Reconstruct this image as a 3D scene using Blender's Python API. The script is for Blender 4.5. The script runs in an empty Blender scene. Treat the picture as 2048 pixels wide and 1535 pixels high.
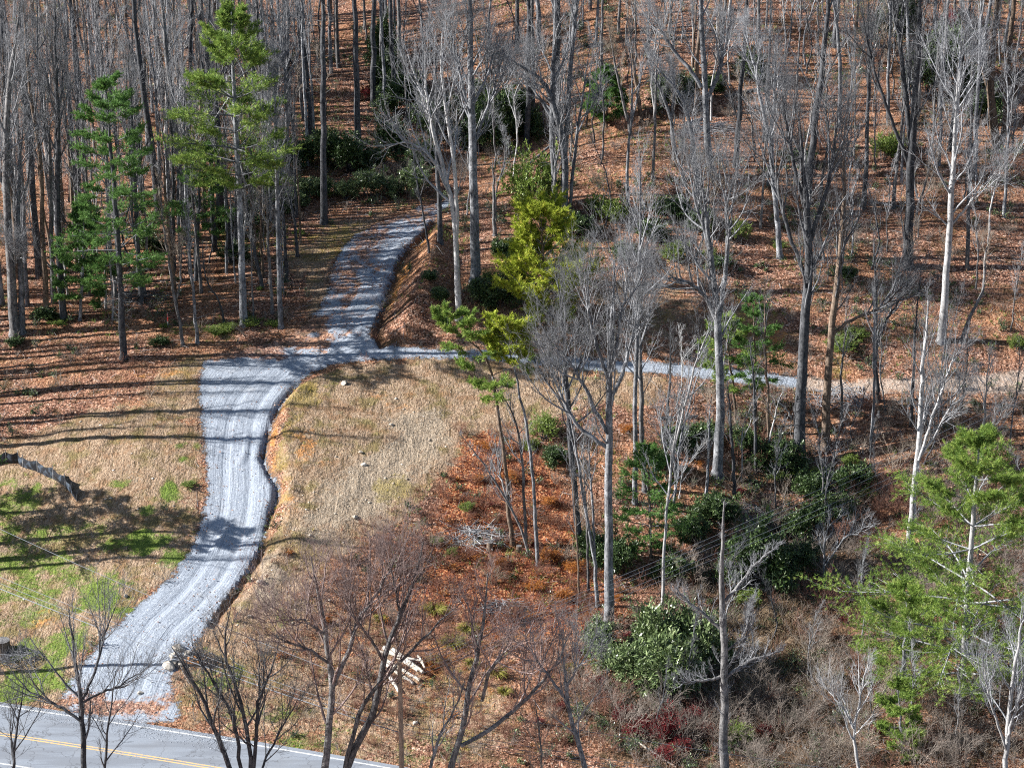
import bpy, math, random
import numpy as np
R = math.radians
scene = bpy.context.scene
COL = scene.collection

# ------------------------------------------------------------------ camera
PITCH, CAMZ, FPX, PW, PH = 20.0, 62.0, 4140.0, 2048.0, 1535.0
cam_d = bpy.data.cameras.new("camera")
cam = bpy.data.objects.new("camera", cam_d)
COL.objects.link(cam)
cam.location = (0, 0, CAMZ)
cam.rotation_euler = (R(90 - PITCH), 0, 0)
cam_d.sensor_width = 36.0
cam_d.lens = 36.0 * FPX / PW
cam_d.clip_end = 3000
scene.camera = cam

# ------------------------------------------------------------------ light
SUN_EL, SUN_TRAVEL = 29.0, -2.0        # shadows fall to the right and a little away from the camera
world = bpy.data.worlds.new("World")
scene.world = world
world.use_nodes = True
wn = world.node_tree.nodes
sky = wn.new("ShaderNodeTexSky")
sky.sky_type = 'NISHITA'
sky.sun_disc = False
sky.sun_elevation = R(SUN_EL)
# the sun stands opposite to where the light travels
sx, sy = -math.cos(R(SUN_TRAVEL)), -math.sin(R(SUN_TRAVEL))
sky.sun_rotation = math.atan2(sx, sy)
sky.altitude = 700
bg = wn["Background"]
world.node_tree.links.new(sky.outputs[0], bg.inputs[0])
bg.inputs[1].default_value = 0.055
sun_d = bpy.data.lights.new("sun", 'SUN')
sun_d.energy = 5.0
sun_d.angle = R(0.45)
sun_d.color = (1.0, 0.965, 0.925)
sun = bpy.data.objects.new("sun", sun_d)
COL.objects.link(sun)
sun.location = (-60, 100, 80)
from mathutils import Vector, Matrix
sd = Vector((-sx * math.cos(R(SUN_EL)), -sy * math.cos(R(SUN_EL)), -math.sin(R(SUN_EL))))
sun.rotation_euler = sd.to_track_quat('-Z', 'Y').to_euler()
scene.view_settings.view_transform = 'Standard'
scene.view_settings.look = 'None'
scene.view_settings.exposure = 1.4
scene.view_settings.gamma = 1.0
scene.render.engine = 'CYCLES'
cy = scene.cycles
cy.max_bounces = 4; cy.diffuse_bounces = 2; cy.glossy_bounces = 1; cy.transmission_bounces = 2; cy.transparent_max_bounces = 4
cy.use_denoising = False
cy.filter_width = 1.1
cy.caustics_reflective = False; cy.caustics_refractive = False

# ------------------------------------------------------------------ pixel <-> ground helpers (2048 px frame of the photograph)
cp, sp_ = math.cos(R(PITCH)), math.sin(R(PITCH))
def at_depth(u, v, D):
    t = (PH / 2 - v) / FPX
    return np.array([(u - PW / 2) / FPX * D, D * (cp + sp_ * t), CAMZ + D * (-sp_ + cp * t)])
def at_Y(u, v, Y):
    t = (PH / 2 - v) / FPX
    return at_depth(u, v, Y / (cp + sp_ * t))
def proj(P):
    P = np.asarray(P, float)
    x, y, z = P[..., 0], P[..., 1], P[..., 2] - CAMZ
    D = y * cp - z * sp_
    yy = y * sp_ + z * cp
    return PW / 2 + x / D * FPX, PH / 2 - yy / D * FPX, D

# ------------------------------------------------------------------ noise
def _lat(seed):
    return np.random.RandomState(seed).rand(256, 256)
_L = {}
def vnoise(x, y, seed=0):
    if seed not in _L: _L[seed] = _lat(seed)
    L = _L[seed]
    xi = np.floor(x).astype(int); yi = np.floor(y).astype(int)
    fx = x - xi; fy = y - yi
    fx = fx * fx * (3 - 2 * fx); fy = fy * fy * (3 - 2 * fy)
    a = L[xi % 256, yi % 256]; b = L[(xi + 1) % 256, yi % 256]
    c = L[xi % 256, (yi + 1) % 256]; d = L[(xi + 1) % 256, (yi + 1) % 256]
    return (a * (1 - fx) + b * fx) * (1 - fy) + (c * (1 - fx) + d * fx) * fy - 0.5
def fbm(x, y, sc, oct=4, seed=0):
    r = 0; a = 1.0
    for i in range(oct):
        r = r + a * vnoise(x / sc + 31.7 * i, y / sc + 17.3 * i, seed + i); a *= 0.5; sc *= 0.5
    return r
def sstep(a, b, x):
    t = np.clip((x - a) / (b - a), 0, 1); return t * t * (3 - 2 * t)

# ------------------------------------------------------------------ terrain shape
CTRL = [  # (u, v, depth along the view axis)
    (0,1407,126.6),(342,1458,123.6),(700,1516,120.5),(0,1518,120.4),(-200,1375,128.5),(1000,1560,118),(1400,1600,116),
    (200,1390,126.4),(300,1300,130),(400,1230,133),(460,1100,139),(480,1000,143.3),(480,900,148),(520,800,153),(600,730,157.2),(450,760,155.5),
    (680,680,160),(720,600,164.5),(740,520,169.5),(800,450,175),(870,400,179.5),(960,330,187),(1050,290,191),
    (900,708,157.7),(1100,718,157.2),(1300,735,156.2),(1500,748,155.5),(1700,770,154.6),(2048,772,154.5),(2300,772,154.5),
    (900,600,163),(900,500,169.5),(1100,600,162.5),(1100,450,172),(1300,600,163),(1500,600,163.5),(1800,600,163),(2048,600,163),
    (1200,300,183),(1500,300,182),(1800,300,181),(2048,300,181),(1200,100,199),(1600,100,197),(2048,100,196),(1200,0,208),(1600,0,205),(2048,0,204),(1024,0,211),
    (700,300,190),(500,300,191),(300,300,192),(0,300,193),(700,100,208),(400,100,209),(0,100,210),(700,0,218),(0,0,220),
    (560,560,168),(300,560,170),(0,560,171),(300,700,159.5),(0,700,162),(-300,700,162),(200,850,151),(0,850,152.5),(200,1000,143.5),(0,1000,145),(0,1150,138.5),(200,1150,137),(0,1300,131.2),
    (640,900,147.3),(620,1050,140.5),(560,1200,134),(620,1380,127.2),(760,760,154.9),(760,900,147.8),(760,1050,141),(800,1250,133.2),(850,1450,123.5),
    (950,800,153.2),(950,950,146),(950,1150,137.7),(1100,1300,130.5),(1100,1450,123.6),(1200,850,150.8),(1200,1000,144.6),(1215,1250,133),(1300,1400,125.8),
    (1450,850,151.5),(1450,1000,145),(1600,925,149.8),(1600,1080,144),(1500,1200,136.5),(1450,1400,126.3),(1450,1535,120),
    (1800,850,150.6),(1800,1000,144.8),(1850,1200,135.5),(1800,1400,126),(2000,1520,120.2),(2048,900,148.2),(2048,1200,135.3),(2300,1200,135.3),(2300,900,148.2),
    (-300,1300,131.3),(-300,1000,145.3),(-300,300,193.5),(-300,0,221),(2400,0,204),(2400,300,181),
]
cpnt = np.array([at_depth(*c) for c in CTRL])
extra = np.array([[-90, 105, 0.0], [90, 105, -1.5], [-90, 280, 38], [0, 285, 42], [95, 285, 48], [-60, 98, -2.5], [0, 96, -4.0], [60, 96, -4.5], [-110, 180, 14], [115, 180, 20],[0,250,33],[60,250,39],[-60,250,31],[-80,112,.4],[80,112,-.8]])
cpnt = np.vstack([cpnt, extra])
SC = 50.0
def _rbf_fit():
    X = cpnt[:, :2] / SC; n = len(X)
    d = np.linalg.norm(X[:, None] - X[None], axis=2)
    K = np.where(d > 0, d * d * np.log(d + 1e-12), 0) + 0.0025 * np.eye(n)
    P = np.hstack([np.ones((n, 1)), X])
    A = np.block([[K, P], [P.T, np.zeros((3, 3))]])
    w = np.linalg.solve(A, np.concatenate([cpnt[:, 2], np.zeros(3)]))
    return w
_w = _rbf_fit()
def base_z(x, y):
    shp = np.shape(x); x = np.ravel(x); y = np.ravel(y); out = np.empty(len(x))
    C = cpnt[:, :2] / SC; n = len(C)
    for i in range(0, len(x), 20000):
        X = np.stack([x[i:i+20000], y[i:i+20000]], 1) / SC
        d2 = ((X[:, None] - C[None]) ** 2).sum(2)
        K = 0.5 * d2 * np.log(d2 + 1e-12)
        out[i:i+20000] = K @ _w[:n] + _w[n] + X @ _w[n+1:]
    return out.reshape(shp)

# road on its level bench
ROAD_Z = 0.30
def on_plane(u, v, z=ROAD_Z):
    t = (PH / 2 - v) / FPX
    return at_depth(u, v, (z - CAMZ) / (-sp_ + cp * t))
_ra, _rb = on_plane(0, 1407)[:2], on_plane(700, 1516)[:2]
RDIR = (_rb - _ra) / np.linalg.norm(_rb - _ra); RNOR = np.array([RDIR[1], -RDIR[0]])   # points to the camera
if RNOR[1] > 0: RNOR = -RNOR
def road_pt(s, off, z=ROAD_Z):     # off metres from the far white line towards the camera
    bend = 0.0012 * (s - 10) ** 2
    p = _ra + RDIR * s + RNOR * (off + bend)
    return (p[0], p[1], z)
def road_off(x, y):
    dx, dy = x - _ra[0], y - _ra[1]
    s = dx * RDIR[0] + dy * RDIR[1]
    return dx * RNOR[0] + dy * RNOR[1] - 0.0012 * (s - 10) ** 2

# graded axes: 0.22 m cells where the camera looks, wide cells far away
def axis(a, b, st, lo, hi):
    c = list(np.arange(a, b + 1e-6, st)); s = st; x = c[-1]
    while x < hi: s = min(s * 1.25, 12); x += s; c.append(x)
    s = st; x = c[0]; pre = []
    while x > lo: s = min(s * 1.25, 12); x -= s; pre.append(x)
    return np.array(pre[::-1] + c)
AX = axis(-56, 56, 0.22, -420, 420)
AY = axis(99, 218, 0.22, -260, 620)
GX, GY = np.meshgrid(AX, AY, indexing='ij')
near = (GX > -130) & (GX < 130) & (GY > 80) & (GY < 300)
cxx, cyy = np.clip(GX, -100, 100), np.clip(GY, 92, 275)
GZ = base_z(cxx, cyy)
GZ = GZ + np.maximum(GY - 275, 0) * 0.22 - np.maximum(92 - GY, 0) * 0.06
GZ = np.where(GY < 92, np.maximum(GZ, -18), GZ)
def grid_z(x, y):
    x = np.asarray(x, float); y = np.asarray(y, float)
    i = np.clip(np.searchsorted(AX, x) - 1, 0, len(AX) - 2); j = np.clip(np.searchsorted(AY, y) - 1, 0, len(AY) - 2)
    fx = np.clip((x - AX[i]) / (AX[i+1] - AX[i]), 0, 1); fy = np.clip((y - AY[j]) / (AY[j+1] - AY[j]), 0, 1)
    return (GZ[i, j] * (1-fx) + GZ[i+1, j] * fx) * (1-fy) + (GZ[i, j+1] * (1-fx) + GZ[i+1, j+1] * fx) * fy
def at(u, v):
    """ground point seen at photo position (u, v); u, v may be arrays"""
    u = np.atleast_1d(np.asarray(u, float)); v = np.atleast_1d(np.asarray(v, float))
    t = (PH / 2 - v) / FPX
    d = np.stack([(u - PW / 2) / FPX, cp + sp_ * t, -sp_ + cp * t], 1)
    D = np.full(len(u), 100.0); lo = D.copy(); hit = np.zeros(len(u), bool); hi = np.full(len(u), 400.0)
    for _ in range(300):
        P = d * D[:, None]; P[:, 2] += CAMZ
        below = (P[:, 2] < grid_z(P[:, 0], P[:, 1])) & ~hit
        hi[below] = D[below]; lo[below] = D[below] - 0.8; hit |= below
        D = np.where(hit, D, D + 0.8)
        if hit.all(): break
    for _ in range(14):
        m = (lo + hi) / 2
        P = d * m[:, None]; P[:, 2] += CAMZ
        b = P[:, 2] < grid_z(P[:, 0], P[:, 1])
        hi = np.where(b, m, hi); lo = np.where(b, lo, m)
    P = d * ((lo + hi) / 2)[:, None]; P[:, 2] += CAMZ
    return P
def at1(u, v): return at([u], [v])[0]
def ground_poly(pts):
    p = np.array(pts, float); return at(p[:, 0], p[:, 1])[:, :2]

def sdf(x, y, poly, closed=True):
    """signed distance (negative inside) to a closed outline, or distance to a line"""
    n = len(poly); best = np.full(x.shape, 1e9); ins = np.zeros(x.shape, bool)
    for i in range(n if closed else n - 1):
        a = poly[i]; b = poly[(i + 1) % n]
        e = b - a; L = max(e @ e, 1e-9)
        tt = np.clip(((x - a[0]) * e[0] + (y - a[1]) * e[1]) / L, 0, 1)
        best = np.minimum(best, (x - a[0] - tt * e[0]) ** 2 + (y - a[1] - tt * e[1]) ** 2)
        if closed:
            c = (a[1] > y) != (b[1] > y)
            ins ^= c & (x < (b[0] - a[0]) * (y - a[1]) / (b[1] - a[1] + 1e-12) + a[0])
    d = np.sqrt(best)
    return np.where(ins, -d, d) if closed else d
core = (GX > -62) & (GX < 62) & (GY > 96) & (GY < 232)
def on_core(fn, fill):
    out = np.full(GX.shape, float(fill)); out[core] = fn(GX[core], GY[core]); return out
# ------------------------------------------------------------------ outlines on the ground
DRIVE = ground_poly([(120,1392),(165,1335),(215,1275),(262,1228),(312,1186),(352,1150),(378,1112),(396,1075),(410,1030),(422,985),(420,940),(414,890),(408,840),(403,790),(404,755),(412,725),(440,706),(500,698),
    (560,682),(606,655),(640,618),(660,578),(668,535),(688,497),(715,468),(755,447),(800,430),(845,412),(886,404),(900,398),(893,412),(862,437),(838,464),(812,488),(790,520),(776,560),(766,600),(748,642),(735,668),(757,688),
    (820,697),(890,701),(1000,705),(1100,712),(1200,719),(1300,726),(1400,734),(1500,745),(1600,757),(1600,772),(1500,764),(1400,752),(1300,742),(1200,738),(1100,727),(1000,719),(890,712),(800,713),(720,719),(660,729),
    (622,743),(592,765),(566,792),(546,830),(530,868),(523,905),(530,935),(548,955),(553,985),(541,1012),(530,1040),(524,1070),(512,1100),(492,1135),(466,1172),(438,1208),(415,1245),(385,1288),(352,1322),(335,1355),(345,1390),(352,1425),(300,1432),(200,1418),(150,1408)])
DIRT = ground_poly([(1560,752),(1700,762),(1850,757),(1950,752),(2048,742),(2120,738),(2120,790),(2048,785),(1900,782),(1750,783),(1560,774)])
OLDPATH = ground_poly([(886,404),(940,372),(985,345),(1030,318),(1075,300),(1080,318),(1040,338),(1000,362),(960,388),(900,412)])
GULLY = ground_poly([(590,772),(560,805),(541,850),(531,885),(526,915),(540,945),(555,968),(553,995),(541,1025),(532,1060),(528,1092),(508,1128),(480,1172),(452,1212),(425,1250)])
DITCH = ground_poly([(872,440),(850,468),(815,500),(795,535),(780,575),(768,620),(757,660),(763,688)])
g_drive = on_core(lambda x, y: sdf(x, y, DRIVE), 60)
g_dirt = on_core(lambda x, y: sdf(x, y, DIRT), 60)
g_old = on_core(lambda x, y: sdf(x, y, OLDPATH), 60)
g_gully = on_core(lambda x, y: sdf(x, y, GULLY, False), 60)
g_ditch = on_core(lambda x, y: sdf(x, y, DITCH, False), 60)
g_road = road_off(GX, GY)
g_roadd = np.maximum(-g_road, g_road - 6.3)

def zone(pts, soft):
    p = ground_poly(pts)
    return on_core(lambda x, y: 1 - sstep(-1.6 * soft, 1.6 * soft, sdf(x, y, p) + 2.4 * fbm(x, y, 3.0, 4, 11)), 0)
def splats(lst):
    L = []
    for (u, v, ru, rv, w) in lst:
        p = at([u, u + ru, u], [v, v, v - rv]); L.append((p[0, 0], p[0, 1], abs(p[1, 0] - p[0, 0]) + .05, abs(p[2, 1] - p[0, 1]) + .1, w))
    def f(x, y):
        o = np.zeros(x.shape); n = fbm(x, y, 1.2, 4, 5)
        for (a, b, rx, ry, w) in L:
            q = ((x - a) / rx) ** 2 + ((y - b) / ry) ** 2
            o = np.maximum(o, w * sstep(1.5, 0.35, np.sqrt(q) + 0.9 * n))
        return o
    return on_core(f, 0)
m_dry = np.maximum(
    zone([(590,768),(640,742),(720,725),(900,718),(1100,730),(1330,755),(1300,800),(1130,840),(990,880),(900,950),(860,1020),(760,1070),(680,1110),(600,1180),(520,1250),(440,1300),(390,1340),(440,1240),(500,1160),(535,1100),(556,970),(532,900),(548,840)], .8),
    zone([(-100,880),(120,850),(260,800),(340,735),(405,715),(402,800),(410,900),(420,980),(396,1070),(350,1150),(210,1275),(120,1392),(-60,1400),(-200,1100)], 1.2))
m_dry = np.maximum(m_dry, 0.66 * zone([(350,1330),(420,1250),(560,1180),(760,1200),(900,1300),(1050,1400),(1100,1540),(700,1515),(350,1450)], 1.2))
m_dry = np.maximum(m_dry, 0.7 * zone([(540,700),(640,600),(560,520),(640,455),(760,420),(870,395),(760,447),(690,495),(660,580),(606,655)], .8))
m_dry = np.maximum(m_dry, .5 * zone([(960,620),(1100,560),(1300,530),(1480,580),(1500,690),(1300,715),(1000,700),(900,690)], 1.5))
m_green = splats([(60,1230,70,30,.7),(150,1150,80,30,.7),(20,1060,60,30,.9),(130,1060,60,20,.8),(100,1340,50,30,.7),(290,1085,75,28,1),(350,1112,42,26,1),(205,1190,75,36,1),(60,1130,120,45,.8),(90,1075,110,35,.7),(30,1180,90,40,.8),(250,1225,60,22,.9),(120,1290,100,40,.85),(40,1372,90,34,1),(30,1000,90,50,.8),(340,985,22,18,1),(362,920,18,9,1),(362,895,18,8,.9),(400,893,14,7,.8),
    (300,1020,25,10,.8),(235,970,26,10,.7),(100,975,40,18,.6),(40,950,60,14,.5),(470,1245,26,18,.6),(430,1352,70,24,.8),(560,1235,26,18,.7),(850,1495,160,28,.55),(520,1420,100,30,.6),(620,1470,120,30,.6),(410,1300,30,12,.5),(660,760,20,25,.45),(570,1120,20,20,.3),(420,655,90,16,.7),(330,680,60,12,.4),(720,1235,60,40,.35),
    (530,1045,12,6,1),(526,1080,13,8,1),(498,1140,12,8,.9),(430,1213,14,7,1),(480,1175,10,8,.8),(450,670,100,20,.5),(520,540,14,7,.6),(650,585,20,9,.4),(1700,690,70,25,.35),(1580,480,60,16,.4),(1250,560,60,25,.3),(1350,500,80,30,.3),(980,620,60,18,.5),(1060,570,60,25,.5),
    (1200,1340,80,50,.4),(1500,1080,80,50,.5),(1600,1000,120,60,.45),(1450,900,60,40,.4),(1750,1000,80,60,.35),(1900,1350,160,120,.45),(1650,1450,120,80,.3),(1290,960,80,40,.35),(620,330,90,30,.5),(500,470,100,40,.5),(560,400,60,30,.4)])
m_yellow = np.maximum(splats([(600,790,45,60,.9),(575,900,26,70,.7),(790,985,34,34,.9),(560,1010,22,30,.6),(620,1110,50,40,.6),(700,480,80,40,.8),(640,510,60,20,.6),(360,760,60,26,.5),(300,880,80,30,.3),(1680,720,30,26,.7),(1480,660,90,60,.7),(1900,590,80,30,.35),(1320,640,70,40,.4),(1080,650,60,30,.3),(900,1330,80,60,.5),(960,1420,80,60,.45),(1050,260,40,12,.8),(1780,420,80,40,.3)]),
    0.0)
m_pale = zone([(880,800),(920,850),(900,930),(850,965),(760,1035),(690,1080),(610,1100),(575,1060),(590,990),(650,950),(740,880),(800,830)], 1.6) * 0.9
m_pale = np.maximum(m_pale, splats([(600,1200,60,60,.5),(540,1160,26,70,.9),(480,1225,20,50,.6),(210,1260,50,20,.6),(85,1215,60,25,.6),(240,860,150,40,.35),(300,930,100,60,.4),(400,1320,40,20,.6),(1040,1270,40,10,.4),(960,1080,70,14,.5),(330,1150,30,60,.5)]))
m_orange = np.maximum(splats([(548,870,9,50,.7),(562,830,11,30,.5),(610,745,30,7,.6),(800,545,18,34,1),(780,590,16,34,.9),(840,490,24,18,.8),(1050,1272,34,9,1),(395,1320,40,16,.8),(340,735,60,12,.35),(1555,670,20,20,.7),(700,1220,20,14,.3),(870,1290,40,10,.5),(870,1340,24,16,.6),(610,880,50,60,.45),(590,1000,40,50,.35),(780,800,60,30,.3),(100,1240,40,20,.5),(300,750,60,20,.4),(545,930,8,30,.5)]), 0)
m_rust = np.maximum(zone([(930,880),(1040,850),(1110,960),(1190,1100),(1260,1230),(1150,1260),(1010,1270),(880,1230),(790,1160),(770,1080),(860,1010)], 2.0), .38 * zone([(640,1120),(800,1040),(900,1200),(1150,1260),(1150,1540),(900,1500),(700,1400),(560,1330),(560,1220)], 2.5), splats([(1250,1180,90,40,.6),(840,1320,70,60,.5),(1450,1060,40,30,.3),(1250,1480,180,60,.4)]))
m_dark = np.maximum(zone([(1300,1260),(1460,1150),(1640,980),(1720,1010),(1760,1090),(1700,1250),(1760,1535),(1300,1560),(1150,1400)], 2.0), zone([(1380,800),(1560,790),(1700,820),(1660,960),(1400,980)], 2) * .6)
m_thick = zone([(1380,1150),(1640,1000),(2150,880),(2150,1600),(1180,1600),(1200,1300)], 3.0)
nz = fbm(GX, GY, 9.0, 4, 40)
m_dry = np.where(core, m_dry, 0)

# height changes: benches, gully, ditch, cut bank, small relief
flat = sstep(0.8, -0.5, np.minimum(g_drive, g_dirt))
GZ = GZ + (0.22 * fbm(GX, GY, 5.0, 3, 70) + 0.10 * fbm(GX, GY, 1.3, 3, 80)) * np.where(near, 1, 0) * (1 - flat) + np.where(near, 0, 1) * 2.0 * fbm(GX, GY, 40, 3, 90)
rock_rough = 0.16 * np.abs(fbm(GX, GY, 0.9, 3, 61)) + 0.05 * fbm(GX, GY, .45, 1, 62)
GZ = GZ + rock_rough * m_pale + 0.10 * fbm(GX, GY, .6, 2, 64) * (m_dry * .6 + m_rust) * (1 - flat)
GZ = GZ - 0.34 * np.exp(-(g_gully / 0.26) ** 2) * (0.6 + 1.0 * np.clip(fbm(GX, GY, 2.0, 2, 3) + .5, 0, 1))
GZ = GZ - 0.45 * np.exp(-(g_ditch / 0.42) ** 2)
BANK = ground_poly([(880,432),(858,470),(825,506),(806,540),(790,580),(776,628),(768,672),(800,688),(860,672),(905,640),(925,600),(920,520),(905,450)])
b_s = on_core(lambda x, y: sdf(x, y, BANK), 60)
GZ = GZ + 1.5 * sstep(0.0, -2.6, b_s)
BANK2 = ground_poly([(600,762),(568,800),(550,845),(548,900),(560,960),(560,1010),(548,1060),(545,1100),(510,1145),(480,1195),(455,1240),(480,1260),(560,1210),(640,1120),(760,1060),(850,960),(900,800),(880,725),(740,728),(640,745)])
b2 = on_core(lambda x, y: sdf(x, y, BANK2), 60)
GZ = GZ + 0.36 * (1 + 1.2 * fbm(GX, GY, 1.2, 3, 88)) * sstep(0.0, -0.9, b2) * np.exp(-(g_gully / 3.0) ** 2)
# berm of loose gravel and ruts on the drive
CEN = ground_poly([(240,1400),(300,1270),(400,1180),(455,1090),(475,1000),(475,900),(485,820),(540,745),(620,700),(690,650),(725,600),(735,550),(755,500),(800,458),(880,408)])
def side_sdf(x, y, line):
    best = np.full(x.shape, 1e9); sgn = np.zeros(x.shape)
    for i in range(len(line) - 1):
        a, b = line[i], line[i+1]; e = b - a; L = e @ e
        tt = np.clip(((x - a[0]) * e[0] + (y - a[1]) * e[1]) / L, 0, 1)
        dx, dy = x - a[0] - tt * e[0], y - a[1] - tt * e[1]; d = dx * dx + dy * dy
        s = np.sign(e[0] * dy - e[1] * dx); m = d < best
        best = np.where(m, d, best); sgn = np.where(m, s, sgn)
    return np.sqrt(best) * sgn
CENS = np.array([CEN[0]] + [q for i in range(len(CEN)-1) for q in (CEN[i]*.75+CEN[i+1]*.25, CEN[i]*.25+CEN[i+1]*.75)] + [CEN[-1]])
g_side = on_core(lambda x, y: side_sdf(x, y, CENS), 9)
rut = np.exp(-((np.abs(g_side) - 0.85) / 0.25) ** 2)
GZ = GZ - 0.08 * rut * flat
BERM = ground_poly([(497,868),(490,905),(482,925)]); BERM2 = ground_poly([(460,1050),(456,1066),(440,1080),(420,1110)])
for bl in (BERM, BERM2):
    bd = on_core(lambda x, y: sdf(x, y, bl, False), 60)
    GZ = GZ + 0.13 * np.exp(-(bd / 0.22) ** 2)
GZ = GZ + 0.03 * fbm(GX, GY, 0.5, 2, 33) * flat
# road bench
wv = sstep(4.0, 0.4, g_roadd)
GZ = GZ * (1 - wv) + (ROAD_Z - 0.06) * wv

# ------------------------------------------------------------------ materials
def newmat(name):
    m = bpy.data.materials.new(name); m.use_nodes = True
    nt = m.node_tree; nt.nodes["Principled BSDF"].inputs["Specular IOR Level"].default_value = 0.25
    return m, nt, nt.nodes, nt.links, nt.nodes["Principled BSDF"]
def N(nt, typ, **kw):
    n = nt.nodes.new(typ)
    for k, v in kw.items():
        if k.startswith('_'): setattr(n, k[1:], v)
        else:
            n.inputs[k.replace('__', ' ')].default_value = v
    return n
def ramp(nt, fac, stops, interp='LINEAR'):
    n = nt.nodes.new("ShaderNodeValToRGB"); n.color_ramp.interpolation = interp
    el = n.color_ramp.elements
    while len(el) < len(stops): el.new(0.5)
    for e, (p, c) in zip(el, stops):
        e.position = p; e.color = (*c, 1)
    nt.links.new(fac, n.inputs[0]); return n.outputs[0]
def mix(nt, fac, a, b):
    n = nt.nodes.new("ShaderNodeMix"); n.data_type = 'RGBA'
    def put(sock, v):
        if isinstance(v, tuple): sock.default_value = (*v, 1)
        elif isinstance(v, (int, float)): sock.default_value = v
        else: nt.links.new(v, sock)
    put(n.inputs[0], fac); put(n.inputs[6], a); put(n.inputs[7], b)
    return n.outputs[2]
def mth(nt, op, a, b=None, c=None, clamp=False):
    n = nt.nodes.new("ShaderNodeMath"); n.operation = op; n.use_clamp = clamp
    for i, v in enumerate((a, b, c)):
        if v is None: continue
        if isinstance(v, (int, float)): n.inputs[i].default_value = v
        else: nt.links.new(v, n.inputs[i])
    return n.outputs[0]
def attr(nt, name):
    n = nt.nodes.new("ShaderNodeAttribute"); n.attribute_name = name; return n.outputs["Fac"]
def noise(nt, vec, scale, detail=3, rough=0.6, dist=0.0):
    n = nt.nodes.new("ShaderNodeTexNoise"); n.inputs["Scale"].default_value = scale; n.inputs["Detail"].default_value = detail
    n.inputs["Roughness"].default_value = rough; n.inputs["Distortion"].default_value = dist
    nt.links.new(vec, n.inputs["Vector"]); return n.outputs[0]
def voro(nt, vec, scale, rnd=1.0):
    n = nt.nodes.new("ShaderNodeTexVoronoi"); n.inputs["Scale"].default_value = scale
    nt.links.new(vec, n.inputs["Vector"]); return n.outputs["Distance"], n.outputs["Color"]
def sep(nt, c):
    n = nt.nodes.new("ShaderNodeSeparateColor"); nt.links.new(c, n.inputs[0]); return n.outputs
def soft(nt, a, lo, hi):
    n = nt.nodes.new("ShaderNodeMapRange"); n.interpolation_type = 'SMOOTHSTEP'
    nt.links.new(a, n.inputs[0]); n.inputs[1].default_value = lo; n.inputs[2].default_value = hi; return n.outputs[0]

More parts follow.
